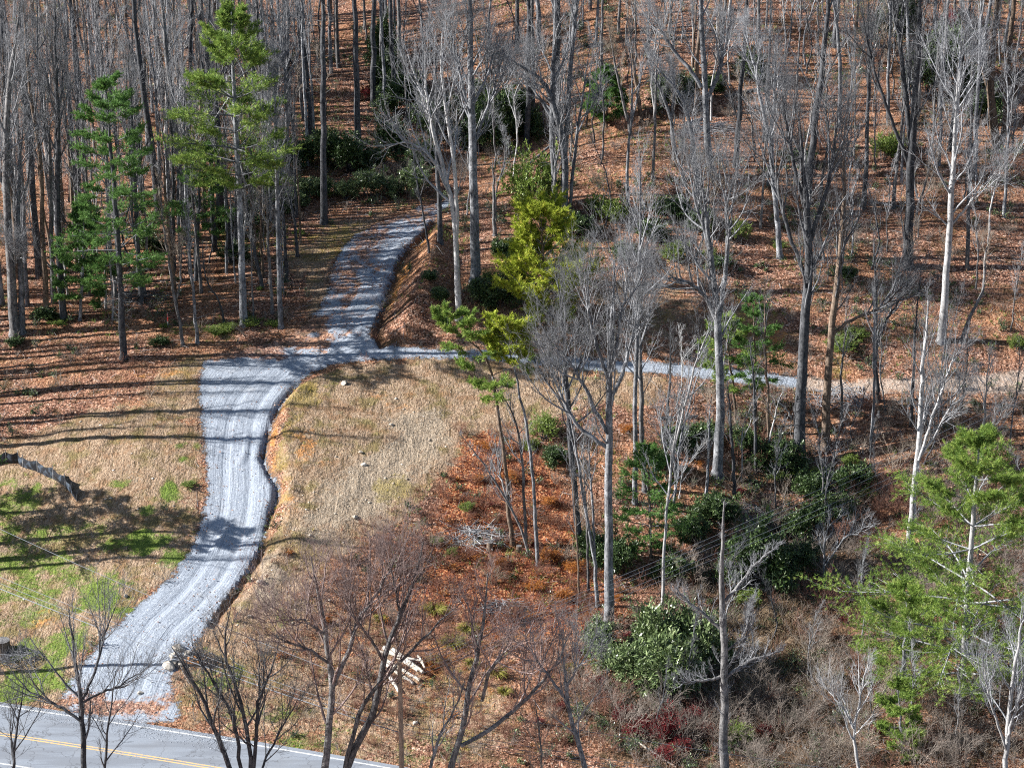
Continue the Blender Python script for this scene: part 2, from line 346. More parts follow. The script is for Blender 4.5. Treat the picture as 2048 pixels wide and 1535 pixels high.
def ground_material():
    m, nt, nn, lk, bs = newmat("woodland ground")
    geo = nn.new("ShaderNodeNewGeometry"); P = geo.outputs["Position"]
    big = noise(nt, P, 0.18, 4); mid = noise(nt, P, 0.9, 4); fine = noise(nt, P, 4.5, 3, .7); vf = noise(nt, P, 15.0, 1, .7)
    vd, vc = voro(nt, P, 9.0); vcs = sep(nt, vc)
    # fallen leaves
    lit = ramp(nt, vcs[0], [(0.0, (.040,.023,.017)), (.2, (.105,.052,.036)), (.42, (.20,.100,.068)), (.66, (.33,.172,.115)), (.88, (.46,.275,.19)), (1.0, (.56,.42,.33))])
    warm = ramp(nt, vcs[1], [(0, (.06,.03,.018)), (.35, (.24,.105,.055)), (.7, (.45,.22,.115)), (1, (.60,.39,.24))])
    lit = mix(nt, mth(nt, 'MULTIPLY', soft(nt, big, .42, .62), .75), lit, warm)
    dk = mix(nt, vf, (.035,.03,.014), (.11,.075,.035))
    lit = mix(nt, mth(nt, 'MULTIPLY', soft(nt, mid, .52, .66), .7), lit, dk)
    mixn = mth(nt, 'ADD', mth(nt, 'MULTIPLY', mth(nt, 'SUBTRACT', fine, .5), 1.1), mth(nt, 'MULTIPLY', mth(nt, 'SUBTRACT', mid, .5), 1.3))
    # dry grass
    st = nn.new("ShaderNodeMapping"); st.inputs["Scale"].default_value = (1.0, .35, 1); lk.new(P, st.inputs[0])
    sn = noise(nt, st.outputs[0], 9.0, 4, .75)
    dry = ramp(nt, sn, [(.28, (.10,.066,.042)), (.42, (.23,.155,.10)), (.55, (.36,.262,.18)), (.72, (.52,.41,.30))])
    olive = ramp(nt, vf, [(.3, (.07,.062,.02)), (.6, (.20,.165,.06)), (.8, (.34,.27,.13))])
    rv = nn.new("ShaderNodeMapping"); rv.inputs["Rotation"].default_value = (0, 0, .62); rv.inputs["Scale"].default_value = (1.5, .22, 1); lk.new(P, rv.inputs[0])
    rills = noise(nt, rv.outputs[0], 2.2, 4, .7)
    dry = mix(nt, mth(nt, 'MULTIPLY', soft(nt, noise(nt, P, 0.55, 4), .48, .66), .75), dry, olive)
    dry = mix(nt, mth(nt, 'MULTIPLY', soft(nt, mid, .5, .62), .6), dry, mix(nt, vf, (.13,.07,.035), (.36,.21,.12)))
    dry = mix(nt, mth(nt, 'MULTIPLY', soft(nt, rills, .46, .34), .75), dry, (.10,.07,.035))
    def msk(name, lo=.35, hi=.65, amt=.7):
        a = mth(nt, 'ADD', attr(nt, name), mixn)
        return soft(nt, a, lo, hi)
    c = mix(nt, msk("dry"), lit, dry)
    rust = ramp(nt, vcs[2], [(0, (.07,.02,.014)), (.3, (.18,.055,.03)), (.6, (.33,.12,.055)), (.85, (.46,.20,.09)), (1, (.5,.32,.18))])
    c = mix(nt, msk("rust"), c, rust)
    pale = ramp(nt, noise(nt, P, 6.0, 5, .8), [(.3, (.13,.095,.06)), (.45, (.27,.21,.15)), (.6, (.40,.33,.25)), (.75, (.56,.50,.41))])
    c = mix(nt, msk("pale", .4, .75), c, pale)
    yel = ramp(nt, vf, [(.3, (.12,.09,.02)), (.55, (.30,.24,.06)), (.75, (.44,.36,.12))])
    c = mix(nt, mth(nt, 'MULTIPLY', msk("yellow", .35, .9), .55), c, yel)
    gr = ramp(nt, vf, [(.3, (.04,.075,.015)), (.5, (.11,.18,.03)), (.7, (.22,.30,.06)), (.85, (.34,.38,.12))])
    c = mix(nt, mth(nt, 'MULTIPLY', msk("green", .40, .95), .9), c, gr)
    ora = ramp(nt, fine, [(.3, (.26,.10,.035)), (.5, (.44,.20,.07)), (.7, (.58,.32,.14))])
    c = mix(nt, msk("orange", .4, .7), c, ora)
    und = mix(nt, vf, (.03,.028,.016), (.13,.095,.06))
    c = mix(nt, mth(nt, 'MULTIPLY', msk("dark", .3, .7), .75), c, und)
    # gully soil
    gl = mth(nt, 'MULTIPLY', soft(nt, attr(nt, "gully"), .42, .12), .9)
    c = mix(nt, gl, c, mix(nt, fine, (.10,.06,.035), (.36,.22,.13)))
    dt = mth(nt, 'MULTIPLY', soft(nt, attr(nt, "ditch"), .6, .2), .8)
    c = mix(nt, dt, c, mix(nt, fine, (.05,.03,.02), (.2,.12,.07)))
    # dirt track
    dirt = ramp(nt, fine, [(.3, (.26,.19,.14)), (.5, (.40,.32,.26)), (.7, (.52,.44,.37))])
    dd = mth(nt, 'ADD', attr(nt, "dirt"), mth(nt, 'MULTIPLY', mth(nt, 'SUBTRACT', noise(nt, P, 1.4, 4, .7), .5), 1.8))
    c = mix(nt, mth(nt, 'MULTIPLY', soft(nt, dd, .35, -.2), .9), c, dirt)
    # gravel
    gd, gc = voro(nt, P, 13.0); gcs = sep(nt, gc)
    grav = ramp(nt, gcs[0], [(0, (.21,.237,.28)), (.4, (.265,.30,.35)), (.8, (.315,.353,.405)), (1, (.42,.455,.50))])
    side = attr(nt, "side")
    cmb = nn.new("ShaderNodeCombineXYZ"); lk.new(mth(nt, 'MULTIPLY', side, 4.6), cmb.inputs[0]); lk.new(mth(nt, 'MULTIPLY', big, 3.0), cmb.inputs[1])
    trk = noise(nt, cmb.outputs[0], 1.0, 4, .65)
    grav = mix(nt, mth(nt, 'MULTIPLY', soft(nt, trk, .45, .75), .6), grav, mix(nt, vf, (.28,.318,.365), (.36,.40,.45)))
    grav = mix(nt, mth(nt, 'MULTIPLY', soft(nt, trk, .46, .34), .6), grav, (.18,.20,.235))
    tk = soft(nt, mth(nt, 'ABSOLUTE', mth(nt, 'SUBTRACT', mth(nt, 'ABSOLUTE', mth(nt, 'ADD', side, mth(nt, 'MULTIPLY', mth(nt, 'SUBTRACT', big, .5), .8))), .85)), .5, .12)
    grav = mix(nt, mth(nt, 'MULTIPLY', tk, .55), grav, (.335,.375,.43))
    grav = mix(nt, mth(nt, 'MULTIPLY', soft(nt, noise(nt, P, .7, 4, .7), .52, .7), .4), grav, (.27,.27,.275))
    lv = mth(nt, 'MULTIPLY', soft(nt, mth(nt, 'ADD', noise(nt, P, 1.1, 5, .8), attr(nt, "leafy")), .62, .80), .92)
    grav = mix(nt, lv, grav, lit)
    gs = mth(nt, 'ADD', attr(nt, "drive"), mth(nt, 'MULTIPLY', mth(nt, 'SUBTRACT', noise(nt, P, 1.7, 6, .9), .5), 2.4))
    gm = soft(nt, gs, .24, .06)
    c = mix(nt, gm, c, grav)
    lk.new(c, bs.inputs["Base Color"]); bs.inputs["Roughness"].default_value = .95
    bs.inputs["Specular IOR Level"].default_value = 0.05
    h = mth(nt, 'ADD', mth(nt, 'MULTIPLY', vcs[0], .5), mth(nt, 'ADD', mth(nt, 'MULTIPLY', fine, 2.0), mth(nt, 'MULTIPLY', rills, 1.6)))
    hg = mth(nt, 'ADD', mth(nt, 'MULTIPLY', gcs[1], .12), mth(nt, 'ADD', mth(nt, 'MULTIPLY', trk, .7), mth(nt, 'MULTIPLY', fine, .5)))
    hh = nn.new("ShaderNodeMix"); lk.new(gm, hh.inputs[0]); lk.new(h, hh.inputs[2]); lk.new(hg, hh.inputs[3])
    b = nn.new("ShaderNodeBump"); b.inputs["Strength"].default_value = .9; b.inputs["Distance"].default_value = 0.10
    lk.new(hh.outputs[0], b.inputs["Height"]); lk.new(b.outputs[0], bs.inputs["Normal"])
    return m
MG = ground_material()

def raw_mesh(name, verts, loops, starts, totals, attrs=None, smooth=False):
    me = bpy.data.meshes.new(name)
    me.vertices.add(len(verts)); me.vertices.foreach_set("co", np.asarray(verts, np.float32).ravel())
    me.loops.add(len(loops)); me.loops.foreach_set("vertex_index", np.asarray(loops, np.int32).ravel())
    me.polygons.add(len(starts)); me.polygons.foreach_set("loop_start", np.asarray(starts, np.int32))
    try: me.polygons.foreach_set("loop_total", np.asarray(totals, np.int32))
    except Exception: pass
    if smooth: me.polygons.foreach_set("use_smooth", np.ones(len(starts), bool))
    me.update(calc_edges=True)
    for k, v in (attrs or {}).items():
        a = me.attributes.new(k, 'FLOAT', 'POINT'); a.data.foreach_set("value", np.asarray(v, np.float32).ravel())
    return me
def poly_mesh(name, verts, faces, attrs=None, smooth=False):
    """faces: (n, 3) or (n, 4) index array, or a list of such arrays"""
    if not isinstance(faces, list): faces = [faces]
    loops, starts, tot = [], [], []; s = 0
    for f in faces:
        f = np.asarray(f, np.int32)
        if len(f) == 0: continue
        k = f.shape[1]; loops.append(f.ravel()); starts.append(s + np.arange(len(f)) * k); tot.append(np.full(len(f), k)); s += len(f) * k
    return raw_mesh(name, verts, np.concatenate(loops), np.concatenate(starts), np.concatenate(tot), attrs, smooth)
def link(name, me, mat=None, parent=None, kind=None, label=None, cat=None, group=None, loc=None):
    o = bpy.data.objects.new(name, me); COL.objects.link(o)
    if mat is not None and me is not None and len(me.materials) == 0: me.materials.append(mat)
    if parent is not None: o.parent = parent
    if loc is not None: o.location = loc
    for k, v in (('kind', kind), ('label', label), ('category', cat), ('group', group)):
        if v: o[k] = v
    return o

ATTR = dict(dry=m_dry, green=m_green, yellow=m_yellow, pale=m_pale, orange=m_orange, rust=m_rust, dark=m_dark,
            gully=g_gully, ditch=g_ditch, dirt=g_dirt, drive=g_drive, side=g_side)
leafy = splats([(500,705,120,18,.45),(590,680,60,24,.45),(620,655,40,20,.4),(690,560,40,60,.25),(740,480,50,40,.25),(255,1415,120,16,.4),(700,640,50,40,.15),(820,425,60,20,.3),(560,690,90,22,.25),(470,712,60,14,.22),(640,640,50,40,.12),(730,540,60,80,.14),(800,450,60,30,.12),(250,1420,110,14,.3),(330,1400,40,30,.25),(150,1400,60,12,.3),(830,705,60,8,.1)])
ATTR['leafy'] = leafy
def split_ground():
    nx, ny = GX.shape
    V = np.stack([GX, GY, GZ], 2).reshape(-1, 3)
    i, j = np.meshgrid(np.arange(nx - 1), np.arange(ny - 1), indexing='ij')
    a = (i * ny + j).ravel(); F = np.stack([a, a + ny, a + ny + 1, a + 1], 1)
    gd, gt, go = g_drive.ravel(), g_dirt.ravel(), g_old.ravel()
    fd, ft, fo = gd[F].mean(1), gt[F].mean(1), go[F].mean(1)
    isd = fd < 0; ist = (ft < 0) & ~isd; iso = (fo < 0) & ~isd & ~ist
    A = {k: v.ravel() for k, v in ATTR.items()}
    for nm, sel in (("ground", ~(isd | ist | iso)), ("gravel_drive", isd), ("dirt_track", ist), ("leafy_path", iso)):
        f = F[sel]; used = np.unique(f); remap = np.full(len(V), -1); remap[used] = np.arange(len(used))
        me = poly_mesh(nm, V[used], remap[f], {k: v[used] for k, v in A.items()}, smooth=True)
        link(nm, me, MG, kind='structure')
split_ground()

# road surface and lines, each a thin sheet above the one below
def strip(name, off0, off1, dz, mat, s0=-60, s1=80, n=140, across=6):
    S = np.linspace(s0, s1, n); O = np.linspace(off0, off1, across)
    V = np.array([road_pt(s, o, ROAD_Z + dz) for s in S for o in O])
    i, j = np.meshgrid(np.arange(n - 1), np.arange(across - 1), indexing='ij'); a = (i * across + j).ravel()
    F = np.stack([a, a + 1, a + across + 1, a + across], 1)
    return link(name, poly_mesh(name, V, F, smooth=True), mat, kind='structure')
def asphalt_mat():
    m, nt, nn, lk, bs = newmat("asphalt")
    P = nn.new("ShaderNodeNewGeometry").outputs["Position"]
    c = ramp(nt, noise(nt, P, 22, 3, .7), [(.3, (.19,.215,.25)), (.6, (.245,.272,.31)), (.8, (.32,.345,.375))])
    c = mix(nt, mth(nt, 'MULTIPLY', soft(nt, noise(nt, P, .5, 4), .45, .7), .35), c, (.21,.22,.235))
    vor = nn.new("ShaderNodeTexVoronoi"); vor.feature = 'DISTANCE_TO_EDGE'; vor.inputs["Scale"].default_value = .45; wob = nn.new("ShaderNodeTexNoise"); wob.inputs["Scale"].default_value = 2.5; lk.new(P, wob.inputs["Vector"])
    ad = nn.new("ShaderNodeVectorMath"); ad.operation = 'ADD'; lk.new(P, ad.inputs[0]); lk.new(wob.outputs["Color"], ad.inputs[1]); lk.new(ad.outputs[0], vor.inputs["Vector"])
    c = mix(nt, mth(nt, 'MULTIPLY', soft(nt, vor.outputs["Distance"], .022, .006), .55), c, (.07,.07,.075))
    mp = nn.new("ShaderNodeMapping"); mp.inputs["Rotation"].default_value = (0, 0, .28); mp.inputs["Scale"].default_value = (.12, 1.0, 1); lk.new(P, mp.inputs[0])
    c = mix(nt, mth(nt, 'MULTIPLY', soft(nt, noise(nt, mp.outputs[0], 1.1, 3), .45, .62), .5), c, (.145,.155,.175))
    lk.new(c, bs.inputs["Base Color"]); bs.inputs["Roughness"].default_value = .8
    return m
def paint_mat(name, col):
    m, nt, nn, lk, bs = newmat(name)
    P = nn.new("ShaderNodeNewGeometry").outputs["Position"]
    c = mix(nt, soft(nt, noise(nt, P, 7, 4, .85), .46, .62), col, (.27,.28,.30))
    lk.new(c, bs.inputs["Base Color"]); bs.inputs["Roughness"].default_value = .7
    return m
strip("road", -0.35, 6.65, 0.0, asphalt_mat(), across=12)
MW, MY = paint_mat("white road paint", (.62,.63,.62)), paint_mat("yellow road paint", (.66,.43,.17))
strip("road_edge_line", 0.0, 0.13, .004, MW, across=2)
strip("road_edge_line", 6.17, 6.3, .004, MW, across=2)
strip("road_centre_line", 3.0, 3.12, .004, MY, across=2)
strip("road_centre_line", 3.24, 3.36, .004, MY, across=2)
# ------------------------------------------------------------------ branching growth, one array operation per level
def nrm(a): return a / np.maximum(np.linalg.norm(a, axis=-1, keepdims=True), 1e-9)
def tubes(P, Rr, n):
    """P (m,k,3) centre lines, Rr (m,k) radii -> vertices, quads"""
    m, k, _ = P.shape
    T = np.empty_like(P); T[:, 1:-1] = P[:, 2:] - P[:, :-2]; T[:, 0] = P[:, 1] - P[:, 0]; T[:, -1] = P[:, -1] - P[:, -2]
    T = nrm(T); ax = nrm(P[:, -1] - P[:, 0])
    ref = np.where((np.abs(ax[:, 2]) < .7)[:, None], np.array([0, 0, 1.]), np.array([1., 0, 0]))[:, None, :]
    U = nrm(np.cross(T, ref)); W = np.cross(T, U)
    a = np.arange(n) * 2 * math.pi / n
    V = P[:, :, None] + Rr[:, :, None, None] * (np.cos(a)[None, None, :, None] * U[:, :, None] + np.sin(a)[None, None, :, None] * W[:, :, None])
    mi, ki, ni = np.meshgrid(np.arange(m), np.arange(k - 1), np.arange(n), indexing='ij')
    b = mi * k * n + ki * n; n2 = (ni + 1) % n
    F = np.stack([b + ni, b + n2, b + n + n2, b + n + ni], -1).reshape(-1, 4)
    return V.reshape(-1, 3), F
class Geo:
    def __init__(s): s.v = []; s.f = {3: [], 4: []}; s.n = 0; s.r = []
    def add(s, V, F, rnd=0.5):
        V = np.asarray(V, float).reshape(-1, 3); F = np.asarray(F)
        s.v.append(V); s.f[F.shape[1]].append(F + s.n); s.n += len(V)
        s.r.append(np.broadcast_to(rnd, (len(V),)) if np.ndim(rnd) == 0 else rnd)
    def tube(s, P, Rr, n=6, rnd=0.5):
        P = np.asarray(P, float); Rr = np.asarray(Rr, float)
        if P.ndim == 2: P = P[None]; Rr = Rr[None]
        V, F = tubes(P, Rr, n); s.add(V, F, rnd)
    def mesh(s, name, smooth=True):
        fs = [np.concatenate(s.f[k]) for k in (3, 4) if s.f[k]]
        return poly_mesh(name, np.concatenate(s.v), fs, {'rnd': np.concatenate(s.r)}, smooth)
def interp(P, Rr, t):
    """P (m,k,3), t (m,c) -> points, radii, tangents"""
    m, k, _ = P.shape; x = np.clip(t, 0, .9999) * (k - 1); i = x.astype(int); f = (x - i)[..., None]
    mi = np.arange(m)[:, None]
    a, b = P[mi, i], P[mi, i + 1]
    return a * (1 - f) + b * f, Rr[mi, i] * (1 - f[..., 0]) + Rr[mi, i + 1] * f[..., 0], nrm(b - a)
def grow(rg, P, Rr, c, t0, t1, lenf, ang, k=5, wob=.12, up=.10, rr=.55, tip=.25, angsd=8, minr=0, rad_len=0.011, flat=0.0):
    """c children on every centre line. lenf(t, parent_length) -> length. Returns P, R, index of parent"""
    m = len(P)
    L0 = np.linalg.norm(np.diff(P, axis=1), axis=2).sum(1)[:, None]
    t = t0 + (t1 - t0) * (np.arange(c)[None] + rg.rand(m, c)) / c
    pos, r, T = interp(P, Rr, t)
    az = np.arange(c)[None] * 2.39996 + rg.rand(m, 1) * 6.283 + rg.randn(m, c) * .5
    ref = np.where(np.abs(T[..., 2:3]) < .85, np.array([0, 0, 1.]), np.array([1., 0, 0]))
    U = nrm(np.cross(T, ref)); W = np.cross(T, U)
    an = np.radians(ang + rg.randn(m, c) * angsd) if np.isscalar(ang) else np.radians(ang(t) + rg.randn(m, c) * angsd)
    d = np.cos(an)[..., None] * T + np.sin(an)[..., None] * (np.cos(az)[..., None] * U + (1 - flat) * np.sin(az)[..., None] * W)
    L = lenf(t, L0) * (.7 + .6 * rg.rand(m, c))
    d = nrm(d.reshape(-1, 3)); L = L.reshape(-1); p = pos.reshape(-1, 3); r0 = np.minimum(r.reshape(-1) * rr, L * rad_len + .004)
    r0 = np.maximum(r0, minr)
    out = [p]
    for s in range(k - 1):
        d = nrm(d + wob * rg.randn(len(d), 3) + np.array([0, 0, up]))
        p = p + d * (L / (k - 1))[:, None]; out.append(p)
    Q = np.stack(out, 1)
    Rq = r0[:, None] * np.linspace(1, tip, k)[None]
    return Q, Rq, np.repeat(np.arange(m), c)
def resample(pts, k, rad, rg, jit=.04):
    pts = np.asarray(pts, float); d = np.r_[0, np.cumsum(np.linalg.norm(np.diff(pts, axis=0), axis=1))]
    s = np.linspace(0, d[-1], k); Q = np.stack([np.interp(s, d, pts[:, i]) for i in range(3)], 1)
    for _ in range(2): Q[1:-1] = (Q[:-2] + 2 * Q[1:-1] + Q[2:]) / 4
    Q[1:-1] += rg.randn(k - 2, 3) * jit
    return Q, np.interp(s / d[-1], np.linspace(0, 1, len(rad)), rad)

TW = 0.0085
def bare_crown(rg, P, Rr, H, limbs=16, start=.42, spread=.22, ang=42, dens=1.0, minr=TW, up=.13, sub=(7, 6, 4), shape=.45, last=3, wob=.11, boost=False):
    """all branches of a leafless tree on the stems P (m,k,3)"""
    g = Geo()
    if boost: limbs = int(limbs * 1.2); spread *= 1.4; sub = (sub[0] + 1, sub[1], sub[2])
    lf = lambda t, L0: H * spread * np.clip((1.02 - t) / (1 - start), .04, 1) ** shape * np.clip((t - start + .12) / .2, .55, 1)
    a, ra, _ = grow(rg, P, Rr, limbs, start, .985, lf, lambda t: ang + 6 - 22 * t, k=9, wob=wob, up=up, rr=.62, tip=.25, rad_len=.019, minr=.014)
    g.tube(a, ra, 5)
    lens = np.linalg.norm(np.diff(a, axis=1), axis=2).sum(1)
    b, rb, _ = grow(rg, a, ra, max(2, int(sub[0] * dens)), .2, .97, lambda t, L: L * (.52 - .25 * t), 32, k=5, wob=.13, up=.13, rr=.62, tip=.4, minr=minr * 1.15)
    g.tube(b, rb, 3)
    c, rc, _ = grow(rg, b, rb, max(2, int(sub[1] * dens)), .15, 1.0, lambda t, L: L * (.52 - .2 * t) + .10, 32, k=4, wob=.14, up=.08, rr=.7, tip=.5, minr=minr * .72)
    g.tube(c, rc, 3)
    if sub[2]:
        e, re, _ = grow(rg, c, rc, max(1, int(sub[2] * dens * .75)), .15, 1.0, lambda t, L: L * .5 + .08, 32, k=last, wob=.15, up=.05, rr=.8, tip=.6, minr=minr * .45)
        g.tube(e, re, 3)
    return g, a, ra

def bark_mat(name, dark, light, spots=.6, scale=1.0):
    m, nt, nn, lk, bs = newmat(name)
    tc = nn.new("ShaderNodeNewGeometry").outputs["Position"]
    mp = nn.new("ShaderNodeMapping"); mp.inputs["Scale"].default_value = (1, 1, .28); lk.new(tc, mp.inputs[0])
    n1 = noise(nt, mp.outputs[0], 9 * scale, 4, .75)
    n2 = noise(nt, tc, 1.3, 3, .7)
    oi = nn.new("ShaderNodeObjectInfo")
    c = ramp(nt, n1, [(.36, dark), (.5, tuple((a + b) / 2 for a, b in zip(dark, light))), (.64, light)])
    c = mix(nt, mth(nt, 'MULTIPLY', soft(nt, n2, .50, .60), spots), c, tuple(min(.62, x * 1.5) for x in light))
    n3 = noise(nt, tc, 2.6, 3, .7)
    c = mix(nt, mth(nt, 'MULTIPLY', soft(nt, n3, .53, .62), .7 if 'bark' in name else .3), c, tuple(x * .8 for x in dark))
    v = mth(nt, 'ADD', .78, mth(nt, 'MULTIPLY', oi.outputs["Random"], .44))
    hs = nn.new("ShaderNodeHueSaturation"); lk.new(v, hs.inputs["Value"]); lk.new(c, hs.inputs["Color"])
    lk.new(hs.outputs[0], bs.inputs["Base Color"]); bs.inputs["Roughness"].default_value = .9
    bs.inputs["Specular IOR Level"].default_value = .1
    return m
B_GREY = bark_mat("grey bark", (.050, .054, .062), (.265, .272, .285))
B_DARK = bark_mat("dark bark", (.024, .026, .031), (.115, .118, .125), .35)
B_PALE = bark_mat("pale bark", (.22, .22, .222), (.50, .495, .49), .4)
B_BROWN = bark_mat("brown bark", (.055, .04, .03), (.23, .175, .135), .3)
B_MID = bark_mat("grey brown bark", (.045, .045, .048), (.22, .215, .212), .5)
T_GREY = bark_mat("grey twigs", (.12, .125, .135), (.36, .368, .385), .2)
T_DARK = bark_mat("dark twigs", (.055, .058, .065), (.19, .195, .205), .2)
T_PALE = bark_mat("pale twigs", (.24, .245, .255), (.50, .505, .51), .2)
T_RED = bark_mat("reddish twigs", (.12, .085, .08), (.33, .26, .245), .2)
T_TAN = bark_mat("tan twigs", (.19, .15, .12), (.45, .38, .31), .2)
T_BRWN = bark_mat("grey brown twigs", (.12, .10, .085), (.36, .31, .27), .2)
T_BRUSH = bark_mat("red brown brush", (.12, .055, .04), (.34, .19, .14), .2)
MATS = dict(silver=(B_PALE, T_GREY), grey=(B_GREY, T_GREY), dark=(B_DARK, T_DARK), pale=(B_PALE, T_PALE), brown=(B_BROWN, T_DARK), mid=(B_MID, T_GREY), red=(B_MID, T_RED), tan=(B_MID, T_TAN))

def leaf_mat(name, stops, rough=.55, spec=.3, trans=.25):
    m, nt, nn, lk, bs = newmat(name)
    a = attr(nt, "rnd")
    c = ramp(nt, a, [(i / (len(stops) - 1), s) for i, s in enumerate(stops)])
    lk.new(c, bs.inputs["Base Color"]); bs.inputs["Roughness"].default_value = rough; bs.inputs["Specular IOR Level"].default_value = spec
    if trans:
        tr = nn.new("ShaderNodeBsdfTranslucent"); lk.new(c, tr.inputs[0]); mx = nn.new("ShaderNodeMixShader"); mx.inputs[0].default_value = trans
        lk.new(bs.outputs[0], mx.inputs[1]); lk.new(tr.outputs[0], mx.inputs[2]); lk.new(mx.outputs[0], nn["Material Output"].inputs[0])
    return m
L_PINE = leaf_mat("bright pine needles", [(.07,.13,.03), (.155,.25,.05), (.28,.38,.08), (.42,.46,.15)], .6, .2, .3)
L_DPINE = leaf_mat("deep green pine needles", [(.04,.09,.025), (.085,.18,.045), (.15,.28,.07), (.24,.38,.11)], .6, .2, .3)
L_YPINE = leaf_mat("yellow green pine needles", [(.12,.16,.02), (.29,.36,.035), (.47,.53,.07), (.58,.45,.11)], .6, .2, .3)
L_RHODO = leaf_mat("rhododendron leaves", [(.04,.065,.025), (.09,.135,.05), (.18,.24,.10), (.30,.36,.18)], .35, .5, .1)
L_DRHODO = leaf_mat("dark evergreen leaves", [(.02,.04,.014), (.045,.08,.026), (.085,.135,.045), (.15,.20,.08)], .4, .4, .1)
L_HOLLY = leaf_mat("light green leaves", [(.07,.12,.02), (.15,.22,.04), (.24,.32,.07), (.32,.38,.12)], .45, .4, .25)
L_RED = leaf_mat("crimson leaves", [(.05,.008,.012), (.13,.014,.02), (.26,.03,.035), (.34,.10,.07)], .6, .2, .3)
L_ORANGE = leaf_mat("orange leaves", [(.22,.07,.02), (.38,.13,.03), (.5,.22,.05), (.5,.3,.12)], .7, .15, .3)
L_GRASS = leaf_mat("green blades", [(.04,.08,.015), (.09,.16,.025), (.17,.26,.045), (.26,.32,.09)], .7, .15, .3)
L_STRAW = leaf_mat("straw", [(.12,.08,.045), (.25,.17,.105), (.38,.28,.18), (.52,.41,.29)], .8, .1, .3)
L_FALLEN = leaf_mat("fallen leaves", [(.09,.036,.02), (.23,.10,.055), (.40,.205,.12), (.56,.37,.25)], .8, .1, .15)
L_WEED = leaf_mat("brown weeds", [(.05,.03,.018), (.14,.075,.045), (.25,.15,.09), (.36,.26,.16)], .8, .1, .2)
L_BRAM = leaf_mat("red brown brambles", [(.07,.02,.018), (.17,.05,.035), (.28,.10,.06), (.36,.18,.10)], .8, .1, .2)

def needles(rg, pos, drc, n, length, width, spread=.75):
    """n needles fanning out of every point -> triangles"""
    m = len(pos)
    d = nrm(np.repeat(drc, n, 0) + spread * rg.randn(m * n, 3)); p = np.repeat(pos, n, 0) + rg.randn(m * n, 3) * length * .15
    L = length * (.6 + .7 * rg.rand(m * n, 1))
    s = nrm(np.cross(d, rg.randn(m * n, 3))) * width / 2
    V = np.stack([p - s, p + s, p + d * L], 1).reshape(-1, 3)
    F = np.arange(m * n * 3).reshape(-1, 3)
    base = np.repeat(np.clip(.42 + .22 * rg.randn(m), 0, 1), n * 3)
    return V, F, np.clip(base + .12 * rg.randn(len(base)), 0, 1)
def leaves(rg, pos, drc, n, length, width, spread=.8, tilt=.5):
    m = len(pos)
    d = nrm(np.repeat(drc, n, 0) + spread * rg.randn(m * n, 3)); p = np.repeat(pos, n, 0) + rg.randn(m * n, 3) * length * .3
    L = length * (.6 + .8 * rg.rand(m * n, 1)); up = nrm(np.array([0, 0, 1.]) + tilt * rg.randn(m * n, 3))
    s = nrm(np.cross(d, up)) * width * (.7 + .6 * rg.rand(m * n, 1)) / 2
    V = np.stack([p, p + d * L * .5 + s, p + d * L, p + d * L * .5 - s], 1).reshape(-1, 3)
    F = np.arange(m * n * 4).reshape(-1, 4)
    base = np.repeat(np.clip(.45 + .2 * rg.randn(m), 0, 1), n * 4)
    return V, F, np.clip(base + np.repeat(.13 * rg.randn(m * n), 4), 0, 1)

def empty(name, loc, label=None, cat=None, group=None, rz=0, sc=1):
    o = bpy.data.objects.new(name, None); COL.objects.link(o); o.location = loc; o.rotation_euler = (0, 0, rz); o.scale = (sc,) * 3
    o.empty_display_size = .5
    if label: o['label'] = label
    if cat: o['category'] = cat
    if group: o['group'] = group
    return o
AUTO = []          # things that get their label from their neighbours at the end

def stems_world(base, stems, w, H, rg, k=16, taper=.35, width_end=None, depth_jit=.5):
    """pixel traces of the stems, each set into depth around the foot -> list of P, R relative to the foot"""
    b = at1(*base) if len(base) == 2 else np.array(base)
    D = proj(b)[2]; r0 = w * D / FPX / 2
    out = []
    for si, st in enumerate(stems):
        own = None
        if isinstance(st, tuple) and isinstance(st[0], (int, float)) and isinstance(st[1], list): own, st = st
        pts = [at_Y(u, v, b[1]) for (u, v) in st]
        pts = np.array(pts)
        if st[-1][1] <= 6:          # runs out of the top of the photograph: goes on to its full height
            h0 = pts[-1][2] - b[2]
            if h0 < H:
                d = nrm(pts[-1] - pts[-2]); pts = np.vstack([pts, pts[-1] + d * (H - h0) / max(d[2], .6)])
        frac = np.linspace(0, 1, len(pts))
        pts[:, 1] += (rg.randn() * depth_jit + (rg.randn() * depth_jit * 2 if si else 0)) * frac ** 1.3
        rs = r0 if own is None else own * D / FPX / 2
        P, Rr = resample(pts, k, [rs * (1.25 if own is None else 1), rs * .97, rs * .85, rs * .6, max(rs * .14, .018)], rg, .03)
        out.append((P - b, Rr))
    return b, out

def hero_tree(name, base, stems, w, label, look='grey', H=22, seed=1, group=None, cat='tree', **kw):
    rg = np.random.RandomState(seed)
    b, st = stems_world(base, stems, w, H, rg, depth_jit=kw.pop('depth_jit', .5))
    e = empty(name, b, label, cat, group)
    g = Geo()
    for P, Rr in st:
        P = P.copy(); g.tube(P, Rr, 8)
    P0, R0 = st[0]; foot = np.array([P0[0] + [0, 0, -.5], P0[0], P0[0] + (P0[1] - P0[0]) * .25]); g.tube(foot, [R0[0] * 1.6, R0[0] * 1.35, R0[0] * 1.0], 8)
    link("trunk", g.mesh("trunk"), MATS[look][0], e)
    P = np.stack([p for p, r in st]); Rr = np.stack([r for p, r in st])
    Hh = max(p[-1, 2] for p, r in st)
    kw.setdefault('limbs', 16 if len(st) == 1 else 9)
    g2, _, _ = bare_crown(rg, P, Rr, Hh, boost=True, **kw)
    link("crown", g2.mesh("crown"), MATS[look][1], e)
    return e

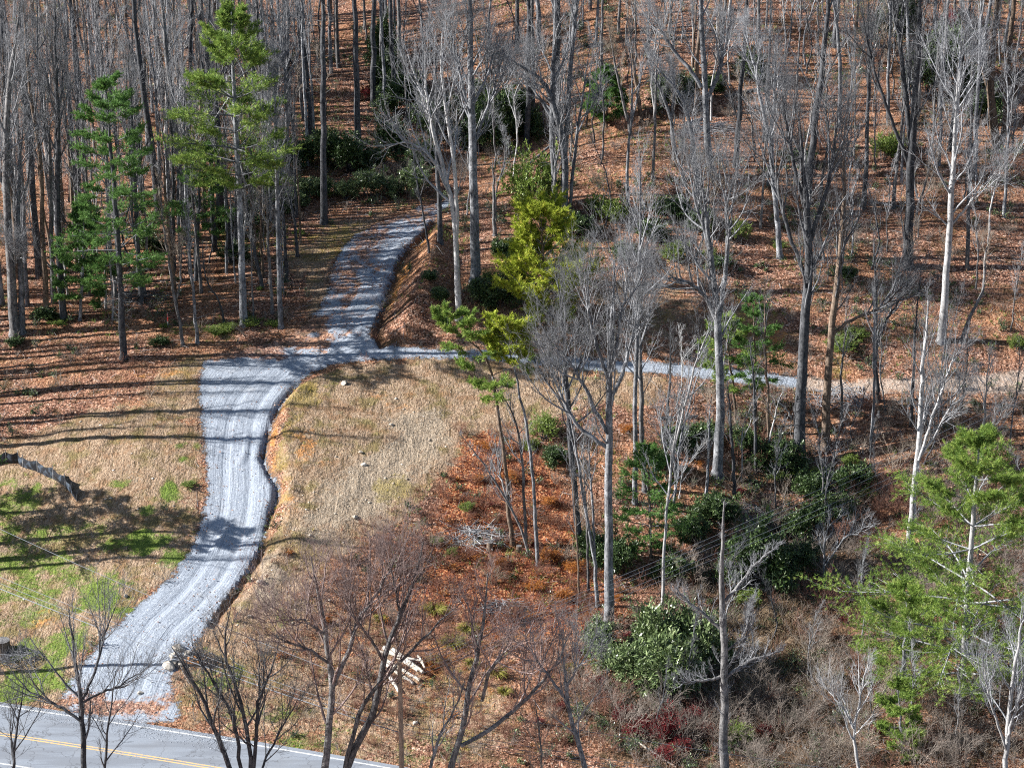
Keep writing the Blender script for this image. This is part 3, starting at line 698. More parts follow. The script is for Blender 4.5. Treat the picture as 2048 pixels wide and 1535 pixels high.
# conifers --------------------------------------------------------------
def pine_parts(rg, P, Rr, H, start=.3, spread=.2, whorls=16, per=5, tufts=9, nl=.22, nw=.035, droop=-.02, nn_=7, prof=1.0, ang=78, dead=0, density=1.0, sideflat=.88):
    g = Geo(); gn = Geo()
    # whorls of limbs
    t = np.repeat(np.linspace(start, .97, whorls) + rg.randn(whorls) * .008, per)
    t = np.clip(t, start, .985)
    pos, r, T = interp(P[None], Rr[None], t[None]); pos, r = pos[0], r[0]
    az = (np.tile(np.arange(per), whorls) * 6.283 / per + np.repeat(rg.rand(whorls) * 6.283, per) + rg.randn(len(t)) * .3)
    el = np.radians(90 - (ang - 35 * np.clip((t - .6) / .4, 0, 1)) + rg.randn(len(t)) * 7)
    d = np.stack([np.cos(az) * np.cos(el), np.sin(az) * np.cos(el), np.sin(el)], 1)
    rel = (t - start) / (1 - start)
    L = H * spread * np.clip((1.03 - rel), .05, 1) ** prof * np.clip(.55 + rel * 2.2, 0, 1) * (.6 + .6 * rg.rand(len(t))) + .25
    k = 7; out = [pos]; p = pos
    for s in range(k - 1):
        d = nrm(d + .07 * rg.randn(*d.shape) + np.array([0, 0, droop + .05 * s / k])); p = p + d * (L / (k - 1))[:, None]; out.append(p)
    A = np.stack(out, 1); RA = np.minimum(r * .4, L * .012 + .008)[:, None] * np.linspace(1, .3, k)[None]
    g.tube(A, RA, 4)
    c = max(4, int(11 * density))
    B, RB, _ = grow(rg, A, RA, c, .38, 1.0, lambda tt, LL: LL * (.34 - .14 * tt) + .15, 44, k=4, wob=.12, up=.02, rr=.6, tip=.5, minr=.006, flat=sideflat)
    g.tube(B, RB, 3)
    C, RC, _ = grow(rg, B, RB, 6, .15, 1.0, lambda tt, LL: LL * .38 + .14, 42, k=2, wob=.1, up=.05, rr=.7, tip=.6, minr=.005, flat=sideflat * .6)
    for Q, RQ, n in ((B, RB, max(2, tufts // 2)), (C, RC, max(2, tufts // 3))):
        tt = np.tile(np.linspace(.35, 1, n), (len(Q), 1)); pp, _, TT = interp(Q, RQ, tt)
        V, F, rnd = needles(rg, pp.reshape(-1, 3), TT.reshape(-1, 3) + np.array([0, 0, .25]), nn_, nl, nw); gn.add(V, F, rnd)
    return g, gn
def pine(name, base, stem, w, label, leafm, look='dark', H=None, seed=1, cat='pine tree', group=None, dead_from=None, **kw):
    rg = np.random.RandomState(seed)
    b, st = stems_world(base, [stem], w, H or 25, rg, k=18)
    P, Rr = st[0]; e = empty(name, b, label, cat, group)
    g = Geo(); g.tube(P, Rr, 8); g.tube(np.array([P[0] + [0, 0, -.5], P[0], P[0] + (P[1] - P[0]) * .25]), [Rr[0] * 1.5, Rr[0] * 1.3, Rr[0]], 8)
    link("trunk", g.mesh("trunk"), MATS[look][0], e)
    HH = P[-1, 2]
    gl, gn = pine_parts(rg, P, Rr, HH, **kw)
    if dead_from is not None:      # bare dead stubs below the living crown
        D, RD, _ = grow(rg, P[None], Rr[None], 34, dead_from, kw.get('start', .3), lambda t, L: L * 0 + 1.3, 80, k=5, wob=.2, up=0, rr=.3, tip=.3, minr=.01)
        gl.tube(D, RD, 3)
        E, RE, _ = grow(rg, D, RD, 4, .3, 1, lambda t, L: L * .4, 45, k=3, wob=.2, up=0, rr=.6, tip=.4, minr=.007); gl.tube(E, RE, 3)
    link("limbs", gl.mesh("limbs"), MATS['grey' if look == 'pale' else 'dark'][1], e)
    link("needles", gn.mesh("needles", False), leafm, e)
    return e

# shrubs ------------------------------------------------------------------
def leafy_shrub_mesh(seed, rad, hgt, nstem=14, leafL=.16, leafW=.055, per=7, subs=7):
    rg = np.random.RandomState(seed); g, gl = Geo(), Geo()
    az = rg.rand(nstem) * 6.283; el = np.radians(35 + 50 * rg.rand(nstem))
    d = np.stack([np.cos(az) * np.cos(el), np.sin(az) * np.cos(el), np.sin(el)], 1); p = np.stack([np.cos(az), np.sin(az), 0 * az], 1) * rad * .12
    L = np.sqrt((rad * np.cos(el)) ** 2 + (hgt * np.sin(el)) ** 2) * (.75 + .35 * rg.rand(nstem))
    out = [p - [0, 0, .15]]
    for s in range(5): d = nrm(d + .14 * rg.randn(nstem, 3) + [0, 0, .04]); p = p + d * (L / 5)[:, None]; out.append(p)
    A = np.stack(out, 1); RA = (.02 + L * .006)[:, None] * np.linspace(1, .35, 6)[None]; g.tube(A, RA, 4)
    B, RB, _ = grow(rg, A, RA, subs, .3, 1, lambda t, LL: LL * .38, 48, k=4, wob=.15, up=.10, rr=.6, tip=.4, minr=.006); g.tube(B, RB, 3)
    C, RC, _ = grow(rg, B, RB, 5, .25, 1, lambda t, LL: LL * .4 + .1, 45, k=3, wob=.15, up=.10, rr=.6, tip=.4, minr=.004); g.tube(C, RC, 3)
    for Q, RQ, n in ((B, RB, 2), (C, RC, 3)):
        tt = np.tile(np.linspace(.5, 1, n), (len(Q), 1)); pp, _, TT = interp(Q, RQ, tt)
        V, F, rnd = leaves(rg, pp.reshape(-1, 3), TT.reshape(-1, 3), per, leafL, leafW); gl.add(V, F, rnd)
    return g.mesh("stems"), gl.mesh("foliage", False)
def twig_shrub_mesh(seed, rad, hgt, nstem=14, leafy=0):
    rg = np.random.RandomState(seed); g = Geo(); gl = Geo()
    az = rg.rand(nstem) * 6.283; el = np.radians(48 + 38 * rg.rand(nstem))
    d = np.stack([np.cos(az) * np.cos(el), np.sin(az) * np.cos(el), np.sin(el)], 1); p = np.stack([np.cos(az), np.sin(az), 0 * az], 1) * rad * .15
    L = hgt * (.7 + .5 * rg.rand(nstem)); out = [p - [0, 0, .15]]
    for s in range(6): d = nrm(d + .13 * rg.randn(nstem, 3) - [0, 0, .02]); p = p + d * (L / 6)[:, None]; out.append(p)
    A = np.stack(out, 1); RA = (.010 + L * .004)[:, None] * np.linspace(1, .35, 7)[None]; g.tube(A, RA, 4)
    B, RB, _ = grow(rg, A, RA, 8, .2, 1, lambda t, LL: LL * (.4 - .2 * t), 36, k=4, wob=.16, up=.06, rr=.7, tip=.5, minr=.007); g.tube(B, RB, 3)
    C, RC, _ = grow(rg, B, RB, 6, .2, 1, lambda t, LL: LL * .45 + .05, 36, k=3, wob=.15, up=.05, rr=.8, tip=.6, minr=.0055); g.tube(C, RC, 3)
    if leafy:
        tt = rg.rand(len(C), leafy); pp, _, TT = interp(C, RC, tt); V, F, rnd = leaves(rg, pp.reshape(-1, 3), TT.reshape(-1, 3), 1, .09, .05, 1.0, 1.0); gl.add(V, F, rnd)
        return g.mesh("stems"), gl.mesh("foliage", False)
    return g.mesh("stems"), None
# ------------------------------------------------------------------ the trees that can be told apart, traced one by one
G_BARE = "leafless trees on the wooded hillside"
def bt(base, stems, w, label, **kw):
    kw.setdefault('group', G_BARE)
    return hero_tree(kw.pop('name', "bare_tree"), base, stems, w, label, **kw)
S = 100
# front row beside the road
bt((166,1660), [[(166,1660),(168,1535),(161,1420),(159,1403),(147,1359),(137,1300),(128,1240)], (6,[(160,1408),(176,1372),(188,1345),(205,1283),(222,1232)]), (6,[(160,1440),(133,1425),(103,1415),(50,1400),(20,1380)]), (5,[(162,1405),(200,1385),(240,1370),(275,1345)])], 12,
   "dark slender bare tree in front of the road, across the gravel drive's mouth", look='dark', seed=S+1, limbs=9, start=.35, spread=.24, ang=36, sub=(5,4,3), H=14)
bt((25,1660), [[(25,1660),(27,1535),(26,1488),(34,1437),(40,1380)]], 7, "thin bare sapling at the road's edge in the bottom left corner", look='dark', seed=S+2, limbs=9, start=.35, spread=.3, sub=(5,4,2), H=9)
bt((205,1660), [[(205,1660),(208,1535),(219,1437),(226,1396),(235,1330)]], 6, "thin bare sapling beside the slender dark tree in front of the road", look='dark', seed=S+3, limbs=8, start=.35, spread=.25, sub=(5,4,2), H=9)
bt((490,1640), [[(485,1640),(461,1535),(410,1403),(373,1335),(345,1290)], (8,[(486,1600),(479,1506),(472,1437),(440,1380),(410,1328),(385,1280)]), (9,[(490,1620),(506,1535),(479,1386),(448,1318),(451,1249),(462,1210)]), (8,[(492,1600),(513,1506),(513,1403),(547,1335),(560,1270)]), (5,[(495,1600),(540,1500),(575,1440),(600,1400)])], 11,
   "many-stemmed bare tree in front of the road, right of the drive's mouth", look='dark', seed=S+4, limbs=8, start=.3, spread=.20, ang=36, sub=(6,5,3), H=14)
bt((640,1650), [[(640,1650),(648,1535),(658,1450),(670,1384),(660,1332),(650,1300),(652,1250),(642,1212),(632,1162),(622,1110)], (9,[(668,1370),(695,1312),(707,1262),(737,1225),(770,1180),(790,1140)]), (6,[(657,1325),(620,1290),(580,1270),(550,1240)]), (6,[(651,1270),(610,1225),(580,1210)])], 15,
   "stout bare tree with grey lichened fork rising over the dry grass bank", look='red', seed=S+5, limbs=9, start=.3, spread=.21, ang=38, sub=(6,5,4), H=15)
bt((665,1640), [[(665,1640),(690,1535),(707,1506),(742,1444),(759,1396),(765,1318),(783,1273),(813,1215),(835,1150),(845,1100)], (9,[(690,1535),(720,1410),(765,1352),(796,1328),(844,1270),(899,1215),(925,1190)]), (6,[(765,1318),(740,1270),(715,1230),(700,1190)]), (6,[(783,1273),(800,1230),(790,1180),(775,1120)])], 15,
   "leaning bare tree with long forked limbs in front of the stacked white logs", look='red', seed=S+6, limbs=9, start=.3, spread=.2, ang=38, sub=(6,5,4), H=16)
bt((880,1640), [[(880,1640),(899,1535),(926,1465),(933,1420),(943,1345),(964,1277),(971,1215),(975,1150)], (9,[(922,1490),(988,1458),(1042,1413),(1090,1369),(1124,1328),(1140,1290)]), (7,[(964,1400),(975,1340),(1000,1290),(1030,1250)])], 13,
   "grey bare tree with one long limb reaching right, below the rusty brambles", look='red', seed=S+7, limbs=9, start=.35, spread=.2, sub=(6,5,3), H=14)
bt((850,1640), [[(850,1640),(861,1535),(878,1465),(919,1396),(930,1350)]], 7, "thin slanting bare sapling between the utility pole and the long-limbed grey tree", look='grey', seed=S+8, limbs=8, start=.4, spread=.22, sub=(5,4,2), H=8)
bt((1185,1640), [[(1185,1640),(1172,1535),(1155,1478),(1135,1420),(1131,1369),(1128,1335),(1125,1280)], (6,[(1131,1396),(1104,1362),(1066,1311),(1045,1270)]), (5,[(1131,1380),(1150,1330),(1175,1300)])], 11,
   "crooked bare tree with curved trunk left of the crimson shrubs", look='grey', seed=S+9, limbs=9, start=.4, spread=.2, sub=(6,4,3), H=13)
bt((1085,1660), [[(1085,1660),(1085,1535),(1078,1460),(1070,1400)]], 5, "small bare sapling between two crooked grey trees at the bottom edge", look='tan', seed=S+10, limbs=8, start=.3, spread=.3, sub=(5,4,2), H=6)
# centre
bt((1217,1252), [[(1217,1252),(1217,1100),(1217,1025),(1217,893),(1218,774),(1220,705),(1222,647),(1226,580),(1230,520)], (8,[(1217,897),(1185,875),(1150,850),(1125,800),(1110,760)]), (8,[(1217,870),(1190,820),(1165,760),(1140,720),(1110,680)]), (8,[(1218,800),(1245,760),(1262,700),(1280,650)]), (7,[(1219,770),(1195,700),(1180,640),(1170,570)]), (6,[(1219,740),(1235,680),(1250,600),(1260,540)])], 17,
   "stout grey poplar standing tallest in the centre, foot in the shade by glossy shrub", look='grey', seed=S+20, limbs=9, start=.5, spread=.15, ang=36, sub=(6,5,4))
bt((1163,1112), [[(1163,1112),(1152,1025),(1138,842),(1133,756),(1124,637),(1115,560)]], 12, "dark straight bare tree directly left of the stout central poplar", look='dark', seed=S+21, limbs=18, start=.45, spread=.17, ang=48, sub=(6,5,4))
bt((1270,1006), [[(1270,1006),(1271,740),(1276,603),(1280,520),(1282,400),(1280,300)]], 9, "slim bare tree, left one of the close pair right of the central poplar", look='grey', seed=S+22, limbs=16, start=.5, spread=.12, sub=(6,4,3))
bt((1290,980), [[(1290,980),(1282,842),(1281,705),(1276,600),(1268,520)]], 10, "slim bare tree, right one of the close pair beside the central poplar", look='mid', seed=S+23, limbs=14, start=.4, spread=.15, sub=(6,5,3))
bt((1195,1212), [[(1195,1212),(1190,1113),(1172,1034),(1160,950),(1145,850),(1130,790)], (5,[(1190,1120),(1185,1000),(1178,930),(1180,860)])], 7, "thin kinked bare stem leaning left against the stout central poplar", look='grey', seed=S+24, limbs=9, start=.5, spread=.12, sub=(5,4,2))
bt((1177,1182), [[(1177,1182),(1175,1100),(1172,1000),(1165,900)]], 5, "very thin upright bare stem among orange brambles near the central poplar", look='tan', seed=S+25, limbs=8, start=.5, spread=.12, sub=(4,4,2))
bt((1158,1206), [[(1158,1206),(1155,1110),(1150,1000),(1140,930)]], 4, "wiry brown sapling standing in the orange brambles", look='brown', seed=S+26, limbs=7, start=.5, spread=.12, sub=(4,3,2))
bt((1058,1110), [[(1058,1110),(1045,1060),(1020,1010),(990,960),(950,900),(925,870)], (4,[(1020,1010),(1000,960),(990,900)])], 5, "thin bare tree leaning far left across the rusty bank", look='mid', seed=S+27, limbs=9, start=.3, spread=.15, sub=(5,4,2))
bt((1052,1090), [[(1052,1090),(1050,1020),(1046,930),(1032,830),(1005,790),(985,765)]], 6, "slim grey bare tree close behind the leaning tufted pine's trunk", look='mid', seed=S+28, limbs=10, start=.4, spread=.15, sub=(5,4,2))
bt((1325,1210), [[(1325,1210),(1330,1050),(1345,900),(1360,800),(1375,740)], (5,[(1335,1000),(1350,880),(1372,800),(1400,700),(1440,600)])], 6, "slender pale bare tree curving up right of the central poplar pair", look='silver', seed=S+29, limbs=10, start=.4, spread=.14, sub=(5,4,2))
bt((1348,1020), [[(1348,1020),(1355,900),(1380,800),(1410,700)], (4,[(1352,960),(1340,860),(1335,800)])], 5, "thin bare sapling slanting right below the gravel path", look='grey', seed=S+30, limbs=10, start=.3, spread=.2, sub=(5,4,2))
bt((918,638), [[(918,638),(914,525),(912,444),(900,390),(885,331),(861,240),(840,180),(815,110)], (8,[(913,470),(914,420),(913,376),(905,290),(890,200),(880,120),(885,60)]), (7,[(905,400),(880,340),(850,300),(810,280),(770,300)]), (6,[(885,331),(870,280),(850,180),(850,100)])], 11,
   "white-barked bare tree forking into curved arms beside the upper gravel drive", look='silver', seed=S+31, limbs=10, start=.35, spread=.17, ang=42, sub=(4,4,3))
bt((951,562), [[(951,562),(949,450),(948,350),(943,200),(941,100),(940,4)], (6,[(946,300),(965,240),(990,180),(1000,120)]), (6,[(945,250),(925,170),(905,90),(890,20)])], 17,
   "tall grey bare tree with thick straight trunk right of the white-barked forked tree", look='grey', seed=S+32, limbs=14, start=.42, spread=.15, H=26)
bt((1122,445), [[(1128,445),(1130,297),(1120,260),(1105,200),(1085,150),(1040,130),(1010,110)], (11,[(1116,445),(1107,359),(1104,256),(1104,154),(1111,68),(1111,4)]), (10,[(1130,310),(1137,230),(1138,154),(1148,68),(1155,4)]), (7,[(1137,440),(1145,360),(1150,300),(1165,200),(1180,100)]), (6,[(1125,270),(1080,200),(1050,160),(1010,150)])], 15,
   "massive grey bare tree with several trunks rising behind the yellow green pine", look='grey', seed=S+33, limbs=9, start=.4, spread=.14, H=24)
bt((880,485), [[(880,485),(878,400),(874,300),(872,200),(870,100)]], 9, "dark slim bare tree on the ditch bank beside the upper drive", look='dark', seed=S+34, limbs=12, start=.5, spread=.12)
bt((858,505), [[(858,505),(850,440),(838,390),(830,330),(825,270)]], 4, "thin leaning sapling on the orange cut bank", look='dark', seed=S+35, limbs=8, start=.4, spread=.15, sub=(4,4,2))
bt((990,470), [[(990,470),(988,400),(986,320)]], 7, "short broken grey trunk standing right of the thick straight trunk", look='tan', seed=S+36, limbs=5, start=.6, spread=.06, sub=(3,2,0), name='dead_tree', group=None)
# right hillside
bt((1598,926), [[(1598,926),(1598,860),(1603,740),(1612,620),(1617,480),(1612,400),(1604,320),(1598,240)], (9,[(1616,500),(1635,440),(1655,380),(1668,300),(1675,220)]), (8,[(1614,560),(1580,470),(1560,400),(1545,330),(1535,280)]), (8,[(1612,420),(1590,350),(1575,270),(1560,180)])], 21,
   "big dark bare tree standing below the dirt track with broad fan crown", look='dark', seed=S+40, limbs=11, start=.42, spread=.15, ang=34, sub=(6,5,4))
bt((1650,892), [[(1650,892),(1655,760),(1662,660),(1675,560),(1685,480),(1690,350),(1688,240)], (7,[(1664,670),(1700,640),(1740,625),(1780,600),(1810,560)])], 15,
   "brown-footed bare tree close right of the big dark fan-crowned tree", look='brown', seed=S+41, limbs=13, start=.42, spread=.14, sub=(6,5,3))
bt((1434,948), [[(1434,948),(1442,808),(1440,705),(1433,637),(1427,568),(1420,500),(1412,420),(1400,330)], (9,[(1438,640),(1450,560),(1455,480),(1450,400),(1470,320)]), (8,[(1433,640),(1412,590),(1380,560),(1345,545),(1310,540)]), (8,[(1430,590),(1415,480),(1390,400),(1375,320)])], 17,
   "large forked grey bare tree straddling the gravel path's right half", look='grey', seed=S+42, limbs=11, start=.42, spread=.16, sub=(6,5,4))
bt((1757,802), [[(1757,802),(1750,740),(1752,640),(1750,560),(1745,470)], (6,[(1752,700),(1765,650),(1790,610),(1815,570)])], 8, "dark forked bare tree standing right on the dirt track's lower edge", look='dark', seed=S+43, limbs=9, start=.35, spread=.15, sub=(6,4,2))
bt((1882,682), [[(1882,682),(1888,600),(1897,480),(1903,380),(1907,300),(1908,230),(1912,150)], (7,[(1905,330),(1915,260),(1925,180),(1930,100)]), (5,[(1900,455),(1925,420),(1955,370),(1985,330)])], 14,
   "bright white-trunked bare tree standing alone on the leafy right slope", look='silver', seed=S+44, limbs=11, start=.4, spread=.17, ang=44, sub=(6,5,4))
bt((1816,534), [[(1816,534),(1818,450),(1822,320),(1826,250),(1830,180),(1835,100),(1838,4)], (10,[(1824,300),(1812,200),(1805,120),(1800,60),(1790,4)]), (7,[(1822,340),(1790,260),(1760,180),(1735,100),(1720,10)])], 17,
   "tall dark bare tree with thick forked trunk uphill of the white-trunked tree", look='dark', seed=S+45, limbs=11, start=.42, spread=.14, ang=32, H=25)
bt((1922,684), [[(1922,684),(1932,650),(1955,610),(1968,585),(1973,555),(1970,535),(1980,505),(1985,470)]], 7, "crooked S-shaped bare tree on the right slope", look='tan', seed=S+46, limbs=7, start=.5, spread=.15, sub=(5,4,2))
bt((1820,1092), [[(1820,1092),(1824,1000),(1832,950),(1840,893),(1847,756),(1854,688),(1860,600)], (6,[(1838,920),(1860,850),(1880,790),(1905,720),(1930,680)]), (5,[(1838,915),(1870,870),(1890,830),(1930,760)])], 12,
   "white-barked bare tree rising between the dirt track and the big right-hand pine", look='silver', seed=S+47, limbs=12, start=.35, spread=.16, sub=(6,4,3))
bt((1960,930), [[(1960,930),(1965,850),(1970,780),(1975,700)], (4,[(1962,920),(1980,860),(2000,800)])], 5, "thin white sapling cluster above the big right-hand pine's top", look='pale', seed=S+48, limbs=8, start=.4, spread=.2, sub=(5,4,2))
bt((1512,940), [[(1512,940),(1510,850),(1507,760),(1500,680)]], 6, "thin dark bare tree between the forked grey tree and the big dark one", look='dark', seed=S+49, limbs=8, start=.45, spread=.12, sub=(5,4,2))
bt((1535,905), [[(1535,905),(1538,830),(1532,740),(1530,650),(1528,560)]], 6, "slim brown bare tree crossing the path just left of the big dark tree", look='brown', seed=S+50, limbs=9, start=.5, spread=.12, sub=(5,4,2))
bt((1530,920), [[(1530,920),(1545,850),(1556,800),(1565,780)], (3,[(1556,800),(1580,830),(1590,870)])], 4, "small pale bent sapling in the dark hollow", look='pale', seed=S+51, limbs=7, start=.5, spread=.2, sub=(4,3,2))
bt((1684,850), [[(1684,850),(1682,760),(1688,690),(1695,600)]], 5, "thin bare sapling on the lower side of the dirt track", look='mid', seed=S+52, limbs=8, start=.4, spread=.14, sub=(5,4,2))
bt((1478,1000), [[(1470,1000),(1465,900),(1460,820),(1455,760)]], 7, "dark thin bare tree in the hollow right of the forked grey tree", look='dark', seed=S+53, limbs=8, start=.4, spread=.15, sub=(5,4,2))
bt((1412,1000), [[(1412,1000),(1418,900),(1424,820)]], 6, "grey bare sapling just left of the forked grey tree's foot", look='grey', seed=S+54, limbs=8, start=.4, spread=.15, sub=(5,4,2))
bt((2008,1600), [[(2008,1600),(2014,1500),(2020,1400),(2032,1330),(2045,1250),(2060,1180)], (6,[(2014,1480),(2030,1420),(2052,1350)]), (5,[(2014,1500),(1985,1420),(1965,1350),(1955,1290)])], 10,
   "pale bare tree forking at the right edge below the big pine", look='silver', seed=S+55, limbs=11, start=.3, spread=.2, sub=(6,4,3))
bt((1722,1580), [[(1722,1580),(1715,1520),(1706,1455),(1718,1410),(1728,1360),(1740,1320)], (4,[(1706,1455),(1690,1420),(1665,1390)])], 7, "white sapling with a bent trunk in the bottom right thicket", look='pale', seed=S+56, limbs=9, start=.35, spread=.25, sub=(5,4,2))
bt((1650,1180), [[(1650,1180),(1648,1100),(1655,1050),(1690,1030)], (4,[(1650,1130),(1690,1070),(1740,1040)])], 5, "grey bare sapling arching over the dark hollow left of the big pine", look='grey', seed=S+57, limbs=9, start=.3, spread=.25, sub=(5,4,2))
bt((1426,350), [[(1424,350),(1414,290),(1410,202),(1412,161),(1406,109),(1400,4)], (9,[(1414,198),(1430,165),(1442,129),(1462,40)]), (8,[(1402,175),(1380,140),(1361,121),(1333,81),(1309,24)])], 13,
   "vase-shaped grey bare tree high on the slope, right of the brown clearing", look='grey', seed=S+61, limbs=10, start=.4, spread=.14, H=20)
bt((1398,420), [[(1398,420),(1392,340),(1385,274),(1373,210),(1345,165),(1320,150),(1300,120)]], 10, "grey bare tree leaning left over the slope's brown clearing", look='grey', seed=S+62, limbs=14, start=.4, spread=.16)
bt((1349,318), [[(1349,318),(1343,234),(1321,182),(1300,130),(1290,90)], (6,[(1343,240),(1348,180),(1340,120)])], 8, "pale forked bare tree at the left side of the brown clearing", look='grey', seed=S+63, limbs=10, start=.4, spread=.15)
bt((1264,276), [[(1264,276),(1245,200),(1228,121),(1216,40)]], 6, "long thin bare trunk leaning left above the slope's brown clearing", look='tan', seed=S+64, limbs=10, start=.6, spread=.1)
bt((1283,244), [[(1283,244),(1276,190),(1269,141),(1256,40)]], 8, "straight brown bare trunk leaning slightly left beside the thin leaning one", look='brown', seed=S+65, limbs=10, start=.6, spread=.1)
bt((1560,515), [[(1560,515),(1553,420),(1545,350),(1542,282),(1551,182),(1551,81)], (7,[(1543,290),(1525,220),(1515,150),(1490,60)])], 10, "slender grey bare tree in front of the open leafy slope", look='grey', seed=S+66, limbs=11, start=.45, spread=.14)
bt((1995,302), [[(1995,302),(1985,240),(1979,170),(1981,103),(1991,4)], (13,[(2001,295),(2012,240),(2017,170),(2019,103),(2028,4)]), (8,[(1983,200),(1960,120),(1930,60),(1915,25)]), (7,[(2010,240),(2030,180),(2050,120)])], 16,
   "big dark mossy many-trunked tree at the right edge high on the slope", look='brown', seed=S+67, limbs=8, start=.35, spread=.13, H=18)
bt((524,574), [[(524,574),(512,520),(500,465),(490,400),(480,340)]], 7, "thin dark bare tree leaning left between the bright pine and upper drive", look='dark', seed=S+90, limbs=9, start=.5, spread=.12)
bt((545,626), [[(545,626),(541,560),(537,480),(535,400),(534,310)]], 6, "slim straight bare tree left of the blue-grey one by the junction", look='mid', seed=S+91, limbs=10, start=.5, spread=.12)
bt((573,562), [[(573,562),(571,500),(567,430),(560,340),(556,250)]], 7, "dark straight bare tree uphill of the junction, beside the upper drive", look='dark', seed=S+92, limbs=10, start=.5, spread=.12)
# dead snag
bt((1447,1600), [[(1447,1600),(1448,1450),(1447,1310),(1446,1200),(1442,1100),(1448,1000)], (7,[(1440,1256),(1410,1230),(1382,1212),(1348,1178)]), (7,[(1454,1352),(1480,1335),(1498,1325),(1567,1307)]), (6,[(1440,1352),(1400,1358),(1348,1355)]), (7,[(1451,1201),(1485,1167),(1509,1143),(1567,1106)]),
   (5,[(1452,1300),(1480,1280),(1495,1240),(1503,1190)]), (5,[(1452,1340),(1485,1290),(1500,1240),(1503,1185)])], 17,
   "dead shaggy snag with broken curving limbs right of the big rhododendron", look='mid', seed=S+60, limbs=14, start=.08, spread=.05, sub=(4,3,2), name='dead_tree', group=None, depth_jit=.3)
# left wood
bt((31,668), [[(31,668),(25,600),(18,500),(14,420),(12,350),(12,250),(20,150),(35,60),(40,4)], (8,[(14,400),(2,370),(-15,340)])], 17, "thick grey trunk, left one of the close pair at the left edge", look='mid', seed=S+70, limbs=12, start=.45, spread=.14, H=24)
bt((44,665), [[(44,665),(42,560),(38,470),(32,400),(36,340),(45,240)], (6,[(24,545),(34,520),(40,500)])], 12, "grey trunk, right one of the close pair at the left edge", look='grey', seed=S+71, limbs=12, start=.45, spread=.14, H=22)
bt((128,640), [[(128,640),(122,560),(116,470),(112,400),(115,330),(112,200),(108,80),(106,4)]], 12, "dark furrowed bare trunk left of the deep green pine", look='dark', seed=S+72, limbs=14, start=.5, spread=.13, H=24)
bt((93,636), [[(93,636),(90,560),(86,480),(82,400),(84,330),(60,200),(50,80),(45,4)]], 10, "brown bare trunk beside the dark furrowed one at left", look='brown', seed=S+73, limbs=14, start=.5, spread=.13, H=24)
bt((562,655), [[(562,655),(558,560),(554,400),(551,280),(549,200),(547,100)]], 9, "straight blue-grey bare tree just right of the tall bright pine's trunk", look='grey', seed=S+74, limbs=18, start=.4, spread=.12, H=20)
bt((395,685), [[(395,685),(388,600),(380,520),(376,440),(378,350)]], 6, "slim bare pole tree left of the drive's upper corner", look='grey', seed=S+75, limbs=10, start=.5, spread=.1, sub=(5,4,2))
bt((366,690), [[(366,690),(356,620),(345,570),(336,500),(325,430),(318,340)], (4,[(352,600),(362,560),(358,480)])], 6, "slim bare tree leaning left beside the slim pole tree", look='tan', seed=S+76, limbs=10, start=.5, spread=.1, sub=(5,4,2))
bt((595,512), [[(595,512),(590,460),(585,420),(570,380),(555,350)]], 6, "short dark crooked tree below the straight-trunked tall pine", look='dark', seed=S+77, limbs=9, start=.4, spread=.15, sub=(5,4,2))
bt((448,645), [[(448,645),(440,600),(415,570),(408,530),(405,480)]], 4, "thin crooked dark stem left of the tall bright pine's foot", look='dark', seed=S+78, limbs=6, start=.6, spread=.12, sub=(4,3,2))
bt((370,480), [[(370,480),(366,400),(350,250),(335,130),(325,4)]], 12, "long leaning grey trunk behind and left of the tall bright pine", look='mid', seed=S+79, limbs=12, start=.55, spread=.1, H=24)
bt((318,430), [[(318,430),(310,340),(295,230),(280,120),(268,4)]], 13, "thick leaning dark trunk between the deep green and the bright pine", look='dark', seed=S+80, limbs=12, start=.6, spread=.1, H=25)
bt((718,325), [[(718,325),(715,240),(712,120),(710,4)]], 12, "dark straight bare trunk uphill of the green rhododendrons", look='dark', seed=S+81, limbs=12, start=.6, spread=.1, H=24)
bt((615,330), [[(615,330),(612,240),(606,120),(603,4)]], 6, "slim pale bare trunk uphill left of the straight-trunked tall pine", look='grey', seed=S+82, limbs=12, start=.55, spread=.1, H=20)
bt((281,565), [[(281,565),(275,470),(268,380),(262,300),(255,200),(250,100)]], 7, "slim bare trunk just right of the deep green pine's crown", look='mid', seed=S+83, limbs=12, start=.5, spread=.12, H=19)

# conifers
G_P = "evergreen pines among the bare trees"
pine("pine_tree", (488,650), [(488,650),(484,560),(478,400),(470,250),(463,130),(460,28)], 13, "tall bright green pine, tallest evergreen in the left wood", L_PINE, 'grey', seed=1, start=.44, spread=.225, whorls=12, per=5, prof=.7, dead_from=.12, nw=.045, nl=.24, droop=.0, group=G_P, density=.85)
pine("pine_tree", (248,716), [(248,716),(243,600),(236,470),(225,330),(212,165)], 12, "deep green pine with ragged crown at the lawn's upper edge", L_DPINE, 'dark', seed=2, start=.28, spread=.20, whorls=12, per=5, prof=.6, nw=.045, nl=.2, droop=-.03, group=G_P, density=.8, dead_from=.1)
pine("pine_tree", (648,446), [(648,446),(647,330),(646,200),(645,80),(645,4)], 12, "straight dark-trunked tall pine uphill of the gravel drive", L_PINE, 'dark', seed=3, H=27, start=.72, spread=.13, whorls=9, per=4, prof=.6, group=G_P, dead_from=.4)
pine("pine_tree", (392,560), [(392,560),(395,480),(398,400),(402,300)], 8, "small sparse green pine close left of the tall bright pine", L_DPINE, 'dark', seed=4, start=.35, spread=.22, whorls=8, per=4, prof=.5, group=G_P, density=.6)
